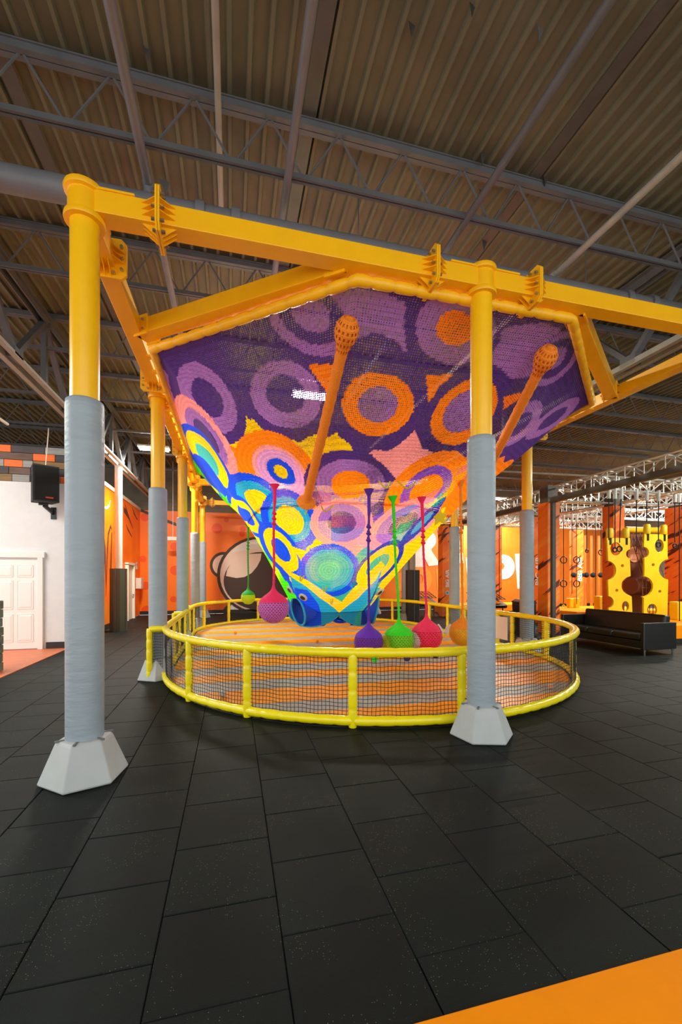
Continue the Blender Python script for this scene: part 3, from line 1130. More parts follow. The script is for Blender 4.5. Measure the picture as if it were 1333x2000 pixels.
fence = thing('netted_barrier', 'low oval barrier of yellow foam rails with black netting round the striped mat', 'barrier', (STX, 11.3, 0))
FZ0, FZ1 = 0.085, 0.90
ring = stadium(STR, 40)
mb = MB()
sleeve(mb, [(a, b, FZ1) for a, b in ring], 0.06, closed=True, n=12)
build('top_rail', mb, M['foam'], fence, angle=60)
mb = MB()
sleeve(mb, [(a, b, FZ0) for a, b in ring], 0.062, closed=True, n=12)
build('bottom_rail', mb, M['foam'], fence, angle=60)
# posts where the photograph shows them
spots = []
for px_ in (372, 483, 688, 905, 1068, 1120):
    best = None
    for a, b in stadium(STR, 200):
        d = a * math.sin(YAW) + b * math.cos(YAW)
        q = PCX + FPX * (a * math.cos(YAW) - b * math.sin(YAW)) / d
        if b < 8.6 and (best is None or abs(q - px_) < best[0]):
            best = (abs(q - px_), a, b)
    spots.append((best[1], best[2]))
XL, XR = STX - STR, STX + STR
for yv in (8.2, 9.3, 10.2, 11.4, 12.6, 13.9):
    spots.append((XL, yv))
for yv in (7.9, 9.0, 9.6, 11.2, 12.2, 13.5):
    spots.append((XR, yv))
for a in (28, 52, 75, 95, 116, 137, 160):
    spots.append((STX + STR * math.cos(math.radians(a)), STY1 + STR * math.sin(math.radians(a))))
for a, b in spots:
    mb = MB()
    sleeve(mb, [(a, b, 0.006), (a, b, FZ1)], 0.056, seg=0.2, n=12)
    build('fence_post', mb, M['foam'], fence, angle=60)
# netting: one panel per bay
spots.sort(key=lambda q: (math.atan2((q[1] - 11.3) / 6.6, (q[0] - STX) / 3.9)))
dense, L = resample(stadium(STR - 0.0, 60), 0.05)
idx = []
for a, b in spots:
    idx.append(min(range(len(dense)), key=lambda i: (dense[i].x - a) ** 2 + (dense[i].y - b) ** 2))
idx = sorted(set(idx))


def net_panel(P, zs0, zs1, parent, sag=0.012):
    mb = MB()
    nz = int(round((zs1 - zs0) / 0.05))
    r = 0.0034
    ph1, ph2 = random.uniform(0, 6), random.uniform(0, 6)

    def pt(i, z):
        f = math.sin(math.pi * (z - zs0) / (zs1 - zs0))
        q = P[i]
        return Vector((q.x + sag * f * math.sin(i * 0.55 + ph1), q.y + sag * f * math.cos(i * 0.45 + ph2), z + 0.006 * math.sin(i * 0.8 + z * 9)))
    for i in range(0, len(P)):
        mb.tube([pt(i, zs0), pt(i, zs0 + (zs1 - zs0) * 0.33), pt(i, zs0 + (zs1 - zs0) * 0.66), pt(i, zs1)], r, 4, caps=False)
    for j in range(1, nz):
        z = zs0 + (zs1 - zs0) * j / nz
        mb.tube([pt(i, z) for i in range(len(P))], r, 4, caps=False)
    build('net_panel', mb, M['cord'], parent, smooth=False, kind='stuff')


for n_ in range(len(idx)):
    a, b = idx[n_], idx[(n_ + 1) % len(idx)]
    run = dense[a:b + 1] if b > a else dense[a:] + dense[:b + 1]
    if len(run) > 2:
        net_panel(run, FZ0 + 0.02, FZ1 - 0.02, fence)
# small wings of netting between the barrier and the frame posts
for yv, xo, wd in ((8.0, -1.32, 1), (11.35, -1.34, 1), (13.7, -1.34, 1), (8.9, 6.86, -1), (12.3, 6.86, -1)):
    xi = XL + 0.02 if wd == 1 else XR - 0.02
    xo2 = xo - 0.08 if wd == 1 else xo + 0.22
    mb = MB()
    sleeve(mb, [(xo2, yv, 0.006), (xo2, yv, FZ1 + 0.01), ], 0.052, seg=0.2)
    sleeve(mb, [(xo2, yv, FZ1), (xi, yv, FZ1)], 0.052, seg=0.2)
    sleeve(mb, [(xo2, yv, FZ0 + 0.03), (xi, yv, FZ0 + 0.03)], 0.045, seg=0.2)
    build('wing_frame', mb, M['foam'], fence, angle=60)
    k = 9
    net_panel([Vector((xo2 + (xi - xo2) * i / k, yv, 0)) for i in range(1, k)], FZ0 + 0.05, FZ1 - 0.03, fence, sag=0.004)

# notices tied to the netting
pq = at_z(976, 1230, 0.5)
sh = MB().box((XR - 0.09, 9.42, 0.54), (0.012, 0.7, 0.56))
tag(build('notice_sheet', sh, M['sheet'], smooth=False), 'white notice sheet hanging on the netting beside the middle front post', 'notice sheet')
sh = MB().prism([(-1.02, 8.12, 0.84), (-1.02, 8.12, 0.40), (-1.24, 8.12, 0.40)], (0, 0.012, 0))
tag(build('notice_sheet', sh, M['sheet'], smooth=False), 'white torn paper corner behind the small gate wing by the padded post', 'notice sheet')

# little foam balls lying on the mat
for px_, py_, r, mname, lab in ((460, 1239, 0.045, 'mural', 'small orange foam ball on the far part of the striped mat'),
                                (620, 1256, 0.045, 'mural', 'small orange foam ball on the mat below the fish mouths'),
                                (435, 1361, 0.05, 'boot', 'small grey foam ball on the mat behind the front netting'),
                                (1076, 1345, 0.04, 'blush', 'small pale foam ball on the mat near the curved barrier end')):
    p = at_z(px_, py_, 0.07)
    tag(build('foam_ball', MB().sphere((p.x, p.y, 0.066 + r), r, 14, 8), M[mname]), lab, 'ball')

# ================================================================ THE KNITTED NET
PAL = {'DP': '#4c2b78', 'LI': '#9d64b0', 'OR': '#ff7a0a', 'PK': '#f58f8f', 'PL': '#d98fc4', 'YE': '#f2bd0a', 'BL': '#1145d6', 'DB': '#16309c', 'CY': '#1b93bb',
       'TE': '#2fa08c', 'TG': '#36a59c', 'T2': '#52b98e', 'GR': '#3fdc0a', 'LG': '#b8f000', 'PP': '#7a3fae'}
NAMES = list(PAL)
LUT = np.array([lin(PAL[k])[:3] for k in NAMES])
ID = {k: i for i, k in enumerate(NAMES)}
R0, PW = 0.90, 1.33


def rim_r(phi):
    dx, dy = np.cos(phi), np.sin(phi)
    R = np.full(phi.shape, 1e9)
    for i in range(8):
        a, b = OCT[i], OCT[(i + 1) % 8]
        n = np.array([b[1] - a[1], -(b[0] - a[0])])
        den = n[0] * dx + n[1] * dy
        with np.errstate(divide='ignore', invalid='ignore'):
            q = np.where(den > 1e-9, (n @ a) / den, 1e9)
        R = np.minimum(R, q)
    return R


def surf(phi, t):
    """point of the net: phi around the axis, t from the rim (0) to the foot (1) and on to the hem"""
    phi, t = np.asarray(phi, float), np.asarray(t, float)
    R = rim_r(phi)
    tt = np.clip(t, 0, 1)
    r = R * (1 - tt) + R0 * tt
    z = 5.0 - 4.0 * tt ** PW
    z = z - .16 * np.sin(np.pi * np.clip(tt / .55, 0, 1)) ** 2 - .03 * np.sin(np.pi * np.clip((tt - .55) / .45, 0, 1))
    k = np.clip(t - 1, 0, 1)
    z = z - k * 3.6
    r = r + k * .3
    return CX0 - .32 * np.clip(t, 0, 1.2) + r * np.cos(phi), CY0 + r * np.sin(phi), z


def surf1(deg, t):
    a = surf(np.radians(np.array([deg])), np.array([t]))
    return Vector((float(a[0][0]), float(a[1][0]), float(a[2][0])))


def norm1(deg, t):
    p = surf1(deg, t)
    a = surf1(deg + 1, t) - surf1(deg - 1, t)
    b = surf1(deg, t + 0.01) - surf1(deg, t - 0.01)
    n = a.cross(b).normalized()
    out = p - Vector((CX0, CY0, p.z + 1.2))
    return n if n.dot(out) > 0 else -n


SEEDS = [('DP', -133.8, 0.045), ('DP', -125.0, 0.068), ('DP', -117.3, 0.067), ('DP', -112.3, 0.059), ('DP', -107.8, 0.018), ('DP', -103.2, 0.023), ('DP', -99.7, 0.022), ('DP', -95.6, 0.06), ('DP', -93.6, 0.129), ('DP', -94.7, 0.023), ('DP', -86.9, 0.036), ('DP', -83.7, 0.026), ('DP', -76.9, 0.031), ('DP', -68.9, 0.038), ('DP', -58.3, 0.058), ('DP', -61.3, 0.133), ('DP', -69.1, 0.207), ('DP', -65.0, 0.272), ('DP', -109.8, 0.283), ('DP', -115.4, 0.284), ('DP', -106.7, 0.212), ('DP', -88.1, 0.308), ('DP', -94.1, 0.331), ('DP', -100.3, 0.356), ('DP', -106.6, 0.084), ('DP', -122.7, 0.156), ('DP', -116.5, 0.113), ('DP', -82.5, 0.333), ('DP', -83.4, 0.12), ('YE', -127.7, 0.311), ('YE', -124.7, 0.327), ('YE', -122.1, 0.34), ('YE', -150.8, 0.33), ('YE', -113.8, 0.381), ('YE', -112.1, 0.404), ('YE', -106.2, 0.366), ('YE', -104.4, 0.391), ('YE', -133.6, 0.48), ('YE', -118.2, 0.591), ('YE', -116.8, 0.673), ('YE', -110.4, 0.727), ('YE', -121.9, 0.75), ('YE', -63.2, 0.652), ('YE', -63.5, 0.583), ('YE', -66.4, 0.695), ('OR', -117.6, 0.492), ('OR', -109.7, 0.464), ('OR', -112.0, 0.526), ('OR', -81.4, 0.406), ('OR', -72.2, 0.374), ('OR', -72.5, 0.449), ('OR', -79.7, 0.464), ('OR', -63.3, 0.372), ('OR', -130.7, 0.358), ('OR', -66.6, 0.418), ('OR', -63.8, 0.468), ('OR', -61.5, 0.521), ('OR', -66.4, 0.549), ('PK', -93.6, 0.42), ('PK', -88.0, 0.376), ('PK', -80.9, 0.377), ('PK', -89.4, 0.444), ('PK', -87.0, 0.693), ('PK', -107.2, 0.714), ('PK', -67.3, 0.608), ('PK', -92.8, 0.704), ('PK', -84.5, 0.458), ('PP', -107.0, 0.585), ('PP', -96.6, 0.573), ('PP', -91.5, 0.617), ('PP', -87.5, 0.595), ('PP', -100.0, 0.582), ('PP', -114.5, 0.568), ('TE', -82.9, 0.741), ('TE', -87.7, 0.782), ('TE', -77.3, 0.756), ('TE', -83.5, 0.866), ('TE', -84.9, 0.901), ('TE', -100.6, 0.922), ('TE', -83.2, 0.823), ('BL', -166.8, 0.43), ('BL', -158.2, 0.344), ('BL', -146.9, 0.658), ('BL', -122.9, 0.691), ('BL', -119.2, 0.791), ('BL', -116.1, 0.866), ('BL', -129.5, 0.606), ('BL', -113.3, 0.761), ('CY', -167.5, 0.0), ('CY', -194.7, 0.0), ('CY', -221.3, 0.15), ('CY', -221.1, 0.272), ('GR', -221.6, 0.074), ('GR', -221.1, 0.312), ('GR', -219.1, 0.513), ('GR', -185.2, 0.771), ('GR', -180.9, 0.91), ('GR', -179.6, 0.963), ('LG', -221.1, 0.223), ('LG', -220.7, 0.432), ('LG', -189.7, 0.681), ('LG', -183.5, 0.82), ('LI', -144.7, 0.035), ('LI', -151.8, 0.037)]
MOTIFS = [
    ('LI', [(-104.9, 0.022), (-100.6, 0.019), (-97.6, 0.032), (-96.8, 0.084), (-95.4, 0.133), (-97.8, 0.107), (-100.6, 0.102), (-103.2, 0.123), (-104.6, 0.143)]),
    ('LI', [(-83.7, 0.051), (-79.4, 0.026), (-75.6, 0.032), (-71.9, 0.052), (-70.1, 0.104), (-77.0, 0.161), (-80.1, 0.161), (-82.7, 0.12)]),
    ('LI', [(-136.1, 0.083), (-134.7, 0.111), (-136.0, 0.232), (-134.3, 0.275), (-139.8, 0.242), (-147.6, 0.097), (-148.6, 0.028)]),
    (-108.74, 0.0488, 0.096, 5.636, -0.1635, 10.1429, [('LI', [(-103.2, 0.132), (-104.0, 0.142), (-105.3, 0.147), (-106.9, 0.145), (-108.7, 0.136), (-110.5, 0.122), (-112.1, 0.101), (-113.4, 0.077), (-114.2, 0.05), (-114.6, 0.02), (-105.9, 0.0), (-104.8, 0.024), (-103.9, 0.051), (-103.2, 0.074), (-102.8, 0.093), (-102.8, 0.114)]), ('DP', [(-104.8, 0.11), (-105.4, 0.118), (-106.3, 0.12), (-107.4, 0.119), (-108.7, 0.113), (-109.9, 0.101), (-111.0, 0.087), (-112.0, 0.069), (-112.6, 0.05), (-112.9, 0.029), (-112.8, 0.009), (-106.7, 0.012), (-105.8, 0.032), (-105.1, 0.051), (-104.6, 0.069), (-104.4, 0.086), (-104.4, 0.1)]), ('LI', [(-106.4, 0.087), (-107.1, 0.091), (-108.0, 0.091), (-109.0, 0.084), (-110.0, 0.072), (-110.7, 0.056), (-111.1, 0.038), (-111.1, 0.022), (-110.7, 0.009), (-110.0, 0.004), (-109.2, 0.005), (-108.3, 0.014), (-107.4, 0.029), (-106.7, 0.045), (-106.3, 0.061), (-106.2, 0.075)])]),
    (-132.16, 0.156, -0.0097, 7.0544, -0.082, 1.7525, [('DP', [(-128.7, 0.303), (-131.2, 0.308), (-133.6, 0.303), (-137.4, 0.272), (-144.0, 0.21), (-150.5, 0.139), (-152.8, 0.078), (-150.6, 0.038), (-145.8, 0.027), (-140.7, 0.036), (-135.9, 0.059), (-133.6, 0.05), (-131.9, 0.038), (-130.3, 0.037), (-128.8, 0.045), (-127.4, 0.06), (-126.1, 0.083), (-125.0, 0.11), (-124.1, 0.139), (-123.6, 0.171), (-123.5, 0.203), (-123.9, 0.234), (-124.9, 0.264), (-126.6, 0.288)]), ('LI', [(-129.3, 0.267), (-131.0, 0.27), (-132.7, 0.266), (-134.3, 0.255), (-136.9, 0.224), (-140.5, 0.178), (-142.7, 0.136), (-142.4, 0.106), (-140.0, 0.095), (-136.7, 0.097), (-134.4, 0.095), (-133.2, 0.079), (-131.9, 0.072), (-130.6, 0.07), (-129.3, 0.074), (-128.2, 0.086), (-127.2, 0.102), (-126.3, 0.123), (-125.7, 0.146), (-125.3, 0.17), (-125.3, 0.194), (-125.6, 0.217), (-126.5, 0.239), (-127.7, 0.256)]), ('DP', [(-130.0, 0.22), (-131.4, 0.221), (-132.6, 0.214), (-133.6, 0.198), (-134.0, 0.178), (-134.0, 0.157), (-133.5, 0.137), (-132.6, 0.123), (-131.5, 0.114), (-130.4, 0.114), (-129.3, 0.122), (-128.5, 0.136), (-127.9, 0.155), (-127.7, 0.175), (-128.0, 0.194), (-128.8, 0.211)])]),
    (-146.05, 0.2197, -0.0216, 5.7012, -0.0423, 0.4607, [('PK', [(-141.4, 0.417), (-148.1, 0.397), (-154.4, 0.361), (-162.2, 0.307), (-170.6, 0.239), (-178.9, 0.16), (-181.2, 0.087), (-176.1, 0.037), (-168.9, 0.008), (-161.3, 0.003), (-155.2, 0.01), (-150.0, 0.031), (-145.2, 0.061), (-140.5, 0.101), (-136.1, 0.145), (-134.2, 0.17), (-133.2, 0.192), (-132.4, 0.22), (-131.9, 0.253), (-131.6, 0.29), (-131.8, 0.329), (-132.5, 0.367), (-133.7, 0.4), (-135.9, 0.422)]), ('LI', [(-141.0, 0.356), (-145.3, 0.339), (-148.7, 0.316), (-153.3, 0.281), (-157.9, 0.24), (-162.0, 0.194), (-164.5, 0.151), (-164.2, 0.115), (-161.5, 0.092), (-157.5, 0.082), (-153.1, 0.084), (-148.7, 0.097), (-144.5, 0.118), (-141.4, 0.139), (-137.5, 0.171), (-134.9, 0.201), (-134.2, 0.216), (-133.7, 0.237), (-133.4, 0.26), (-133.3, 0.285), (-133.5, 0.311), (-134.0, 0.336), (-134.8, 0.358), (-137.4, 0.362)]), ('DP', [(-140.9, 0.308), (-144.5, 0.29), (-148.0, 0.262), (-151.4, 0.226), (-153.5, 0.191), (-153.4, 0.161), (-151.1, 0.147), (-147.5, 0.148), (-143.4, 0.164), (-140.5, 0.183), (-137.3, 0.212), (-135.2, 0.242), (-134.7, 0.265), (-134.7, 0.289), (-135.5, 0.308), (-137.9, 0.313)])]),
    (-114.57, 0.2098, 0.0612, 6.209, -0.0917, 5.7985, [('DP', [(-107.5, 0.31), (-109.3, 0.329), (-111.8, 0.338), (-114.8, 0.338), (-117.7, 0.326), (-120.4, 0.306), (-122.4, 0.278), (-123.7, 0.247), (-124.1, 0.214), (-123.9, 0.182), (-123.0, 0.154), (-121.7, 0.13), (-120.0, 0.111), (-118.1, 0.101), (-116.2, 0.097), (-114.2, 0.1), (-112.3, 0.11), (-110.5, 0.127), (-108.8, 0.148), (-107.5, 0.173), (-106.5, 0.2), (-105.9, 0.228), (-105.8, 0.257), (-106.3, 0.285)]), ('LI', [(-109.3, 0.283), (-110.7, 0.295), (-112.6, 0.302), (-114.6, 0.301), (-116.7, 0.293), (-118.6, 0.278), (-120.1, 0.258), (-121.1, 0.235), (-121.5, 0.211), (-121.4, 0.188), (-120.9, 0.168), (-120.0, 0.15), (-118.7, 0.136), (-117.3, 0.127), (-115.8, 0.124), (-114.2, 0.127), (-112.7, 0.133), (-111.3, 0.146), (-110.1, 0.161), (-109.0, 0.18), (-108.3, 0.201), (-107.9, 0.223), (-107.9, 0.244), (-108.4, 0.265)]), ('DP', [(-111.6, 0.248), (-112.9, 0.256), (-114.5, 0.256), (-116.1, 0.248), (-117.3, 0.234), (-118.1, 0.216), (-118.3, 0.197), (-117.8, 0.179), (-116.9, 0.166), (-115.7, 0.16), (-114.3, 0.16), (-113.0, 0.168), (-111.8, 0.18), (-111.0, 0.197), (-110.7, 0.216), (-110.9, 0.233)])]),
    (-90.02, 0.0668, 0.0258, 10.4527, -0.1469, 4.8022, [('DP', [(-87.0, 0.155), (-89.0, 0.156), (-91.1, 0.15), (-93.0, 0.138), (-94.5, 0.123), (-95.6, 0.104), (-96.2, 0.083), (-96.5, 0.06), (-96.3, 0.037), (-95.9, 0.015), (-86.7, 0.005), (-85.1, 0.028), (-83.9, 0.051), (-83.1, 0.075), (-82.7, 0.098), (-83.0, 0.119), (-83.8, 0.137), (-85.2, 0.148)]), ('LI', [(-87.5, 0.142), (-89.2, 0.142), (-90.9, 0.137), (-92.5, 0.128), (-93.8, 0.115), (-94.7, 0.098), (-95.3, 0.081), (-95.6, 0.061), (-95.5, 0.042), (-95.1, 0.023), (-94.4, 0.008), (-88.5, 0.0), (-87.1, 0.015), (-85.8, 0.035), (-84.8, 0.054), (-84.1, 0.074), (-83.9, 0.093), (-84.1, 0.111), (-84.9, 0.125), (-86.0, 0.137)]), ('OR', [(-88.8, 0.105), (-90.0, 0.104), (-91.2, 0.097), (-92.1, 0.087), (-92.7, 0.074), (-92.8, 0.06), (-92.6, 0.046), (-92.1, 0.036), (-91.2, 0.031), (-90.2, 0.031), (-89.2, 0.036), (-88.2, 0.047), (-87.5, 0.061), (-87.1, 0.075), (-87.3, 0.09), (-87.9, 0.098)])]),
    (-97.74, 0.2505, 0.1031, -1.7716, 0.0084, 8.3415, [('DP', [(-88.5, 0.233), (-87.7, 0.264), (-87.6, 0.297), (-88.3, 0.327), (-89.8, 0.354), (-92.3, 0.374), (-95.3, 0.382), (-98.6, 0.38), (-101.6, 0.368), (-104.0, 0.345), (-105.8, 0.311), (-106.8, 0.276), (-107.1, 0.244), (-106.8, 0.216), (-105.9, 0.193), (-104.7, 0.177), (-103.1, 0.165), (-101.4, 0.152), (-99.5, 0.146), (-97.4, 0.146), (-95.4, 0.151), (-93.3, 0.164), (-91.4, 0.182), (-89.7, 0.206)]), ('OR', [(-91.5, 0.238), (-91.1, 0.258), (-91.2, 0.279), (-91.8, 0.299), (-92.9, 0.316), (-94.5, 0.327), (-96.4, 0.334), (-98.4, 0.333), (-100.3, 0.325), (-101.9, 0.312), (-103.1, 0.295), (-103.9, 0.274), (-104.2, 0.252), (-104.0, 0.233), (-103.5, 0.217), (-102.7, 0.202), (-101.7, 0.189), (-100.4, 0.18), (-99.0, 0.177), (-97.6, 0.177), (-96.1, 0.18), (-94.7, 0.189), (-93.4, 0.202), (-92.3, 0.219)]), ('LI', [(-94.4, 0.242), (-94.3, 0.258), (-94.7, 0.275), (-95.7, 0.287), (-97.2, 0.293), (-98.7, 0.29), (-100.1, 0.283), (-101.0, 0.269), (-101.5, 0.252), (-101.3, 0.235), (-100.8, 0.221), (-99.8, 0.211), (-98.6, 0.206), (-97.3, 0.207), (-96.1, 0.214), (-95.0, 0.226)])]),
    (-80.86, 0.2512, 0.041, -7.3273, 0.0949, 2.117, [('DP', [(-79.2, 0.143), (-77.4, 0.16), (-75.1, 0.174), (-72.6, 0.191), (-70.7, 0.216), (-69.4, 0.248), (-69.1, 0.285), (-69.9, 0.324), (-72.0, 0.361), (-75.2, 0.391), (-78.3, 0.403), (-81.3, 0.398), (-84.2, 0.381), (-86.6, 0.356), (-88.4, 0.322), (-89.4, 0.288), (-89.7, 0.253), (-89.4, 0.223), (-88.6, 0.194), (-87.5, 0.17), (-86.1, 0.151), (-84.5, 0.139), (-82.8, 0.133), (-81.0, 0.134)]), ('OR', [(-79.7, 0.174), (-78.4, 0.185), (-77.3, 0.201), (-76.2, 0.219), (-75.0, 0.237), (-74.3, 0.258), (-74.3, 0.283), (-75.1, 0.308), (-76.5, 0.333), (-77.9, 0.345), (-79.6, 0.351), (-81.5, 0.347), (-83.3, 0.336), (-84.9, 0.32), (-86.1, 0.299), (-86.9, 0.276), (-87.2, 0.252), (-87.1, 0.229), (-86.6, 0.21), (-85.8, 0.192), (-84.8, 0.179), (-83.7, 0.17), (-82.4, 0.166), (-81.1, 0.166)]), ('LI', [(-80.3, 0.2), (-79.0, 0.212), (-78.1, 0.23), (-77.5, 0.253), (-77.5, 0.276), (-78.1, 0.295), (-79.3, 0.308), (-80.9, 0.311), (-82.6, 0.303), (-84.0, 0.287), (-84.9, 0.266), (-85.2, 0.243), (-84.9, 0.223), (-84.1, 0.206), (-83.0, 0.196), (-81.7, 0.193)])]),
    (-71.13, 0.0601, -0.0438, -14.2925, 0.1642, -2.1367, [('LI', [(-68.8, 0.0), (-67.1, 0.008), (-65.7, 0.022), (-64.8, 0.04), (-64.5, 0.06), (-64.9, 0.079), (-65.8, 0.097), (-67.3, 0.113), (-69.0, 0.123), (-70.9, 0.129), (-72.5, 0.129), (-73.9, 0.125), (-75.1, 0.118), (-75.8, 0.106), (-76.3, 0.092), (-76.4, 0.077), (-76.3, 0.06), (-75.9, 0.043), (-75.4, 0.028), (-74.6, 0.014), (-73.8, 0.003)]), ('DP', [(-72.2, 0.01), (-71.2, 0.008), (-70.1, 0.009), (-69.0, 0.013), (-67.9, 0.022), (-67.0, 0.032), (-66.5, 0.046), (-66.3, 0.06), (-66.6, 0.074), (-67.3, 0.088), (-68.3, 0.098), (-69.5, 0.106), (-70.8, 0.111), (-72.1, 0.113), (-73.2, 0.11), (-74.0, 0.104), (-74.7, 0.096), (-75.0, 0.084), (-75.2, 0.073), (-75.1, 0.06), (-74.8, 0.047), (-74.4, 0.036), (-73.7, 0.024), (-73.0, 0.017)]), ('LI', [(-71.6, 0.032), (-70.7, 0.031), (-69.8, 0.035), (-69.1, 0.042), (-68.6, 0.052), (-68.6, 0.064), (-69.1, 0.075), (-69.9, 0.084), (-70.8, 0.088), (-71.9, 0.09), (-72.6, 0.084), (-73.3, 0.078), (-73.5, 0.068), (-73.4, 0.056), (-73.0, 0.046), (-72.4, 0.037)])]),
    (-62.42, 0.2033, -0.0084, -10.9897, 0.115, -0.9129, [('DP', [(-63.3, 0.116), (-61.3, 0.115), (-59.3, 0.122), (-57.2, 0.132), (-55.5, 0.148), (-54.1, 0.17), (-53.3, 0.194), (-53.2, 0.22), (-53.8, 0.244), (-55.0, 0.266), (-56.8, 0.284), (-59.2, 0.294), (-61.8, 0.298), (-64.3, 0.294), (-66.6, 0.284), (-68.4, 0.269), (-69.7, 0.251), (-70.3, 0.229), (-70.5, 0.209), (-70.1, 0.187), (-69.3, 0.166), (-68.2, 0.148), (-66.8, 0.133), (-65.2, 0.123)]), ('LI', [(-63.2, 0.133), (-61.5, 0.133), (-59.9, 0.137), (-58.4, 0.147), (-56.9, 0.16), (-55.9, 0.177), (-55.4, 0.196), (-55.3, 0.216), (-55.8, 0.235), (-56.9, 0.252), (-58.3, 0.266), (-60.2, 0.274), (-62.1, 0.278), (-64.1, 0.275), (-65.9, 0.267), (-67.3, 0.256), (-68.3, 0.24), (-68.9, 0.224), (-69.1, 0.207), (-68.8, 0.189), (-68.2, 0.173), (-67.3, 0.159), (-66.1, 0.146), (-64.8, 0.138)]), ('DP', [(-63.0, 0.165), (-61.6, 0.166), (-60.4, 0.173), (-59.5, 0.184), (-59.1, 0.2), (-59.2, 0.214), (-59.9, 0.228), (-61.1, 0.237), (-62.5, 0.24), (-64.0, 0.238), (-65.2, 0.23), (-66.0, 0.219), (-66.2, 0.205), (-66.0, 0.191), (-65.3, 0.178), (-64.3, 0.17)])]),
    (-51.34, 0.1274, -0.0081, -11.0885, 0.1875, 2.3109, [('LI', [(-51.1, 0.036), (-49.9, 0.037), (-48.5, 0.045), (-47.2, 0.058), (-46.2, 0.077), (-45.5, 0.098), (-45.5, 0.123), (-46.0, 0.148), (-47.0, 0.171), (-48.3, 0.191), (-49.9, 0.206), (-51.5, 0.215), (-53.1, 0.219), (-54.5, 0.215), (-55.6, 0.206), (-56.3, 0.192), (-56.6, 0.174), (-56.5, 0.154), (-56.1, 0.132), (-55.5, 0.109), (-54.8, 0.087), (-54.0, 0.068), (-53.2, 0.052), (-52.2, 0.041)]), ('DP', [(-50.7, 0.078), (-49.6, 0.081), (-48.6, 0.09), (-48.1, 0.106), (-48.0, 0.125), (-48.6, 0.145), (-49.6, 0.162), (-50.8, 0.173), (-52.1, 0.178), (-53.1, 0.174), (-53.8, 0.164), (-54.1, 0.148), (-54.0, 0.13), (-53.4, 0.111), (-52.6, 0.095), (-51.7, 0.083)])]),
    ('OR', [(-109.9, 0.151), (-105.4, 0.164), (-106.7, 0.225), (-107.5, 0.205)]),
    ('OR', [(-91.5, 0.17), (-86.8, 0.164), (-88.4, 0.189), (-88.8, 0.238)]),
    ('OR', [(-75.8, 0.198), (-72.9, 0.168), (-70.1, 0.154), (-73.1, 0.214)]),
    ('YE', [(-123.1, 0.242), (-122.0, 0.269), (-120.1, 0.32), (-125.0, 0.298)]),
    (-120.8, 0.4476, 0.0353, 4.5252, -0.0687, 4.1834, [('OR', [(-109.3, 0.59), (-112.1, 0.604), (-116.1, 0.609), (-120.7, 0.604), (-125.4, 0.587), (-129.7, 0.563), (-132.7, 0.528), (-134.3, 0.486), (-134.4, 0.439), (-133.5, 0.391), (-131.9, 0.349), (-130.0, 0.317), (-127.8, 0.295), (-125.4, 0.285), (-122.9, 0.284), (-120.3, 0.292), (-117.8, 0.31), (-115.3, 0.336), (-113.0, 0.372), (-110.8, 0.413), (-109.1, 0.457), (-107.8, 0.499), (-107.3, 0.536), (-107.7, 0.567)]), ('PK', [(-114.1, 0.542), (-116.0, 0.553), (-118.3, 0.555), (-121.0, 0.551), (-123.7, 0.54), (-126.1, 0.523), (-128.0, 0.5), (-129.0, 0.472), (-129.4, 0.443), (-129.1, 0.412), (-128.3, 0.385), (-127.1, 0.363), (-125.6, 0.348), (-124.0, 0.339), (-122.3, 0.338), (-120.5, 0.344), (-118.7, 0.357), (-117.0, 0.375), (-115.5, 0.399), (-114.1, 0.426), (-113.1, 0.454), (-112.5, 0.482), (-112.4, 0.507), (-112.9, 0.527)]), ('PL', [(-115.4, 0.53), (-117.8, 0.539), (-121.1, 0.536), (-124.3, 0.519), (-126.8, 0.492), (-128.0, 0.457), (-127.9, 0.418), (-126.7, 0.385), (-125.0, 0.363), (-122.9, 0.354), (-120.5, 0.359), (-118.3, 0.377), (-116.2, 0.407), (-114.7, 0.441), (-113.8, 0.477), (-114.0, 0.508)]), ('BL', [(-117.8, 0.498), (-119.3, 0.504), (-121.1, 0.501), (-122.8, 0.491), (-124.2, 0.475), (-125.0, 0.453), (-125.1, 0.431), (-124.5, 0.412), (-123.5, 0.398), (-122.2, 0.393), (-120.7, 0.395), (-119.3, 0.406), (-118.0, 0.423), (-117.1, 0.444), (-116.7, 0.466), (-117.0, 0.485)]), ('YE', [(-119.5, 0.473), (-120.2, 0.477), (-121.0, 0.476), (-121.9, 0.471), (-122.5, 0.462), (-123.0, 0.452), (-123.0, 0.44), (-122.8, 0.43), (-122.3, 0.423), (-121.6, 0.421), (-120.8, 0.422), (-120.1, 0.427), (-119.4, 0.436), (-119.0, 0.446), (-118.8, 0.458), (-119.0, 0.467)])]),
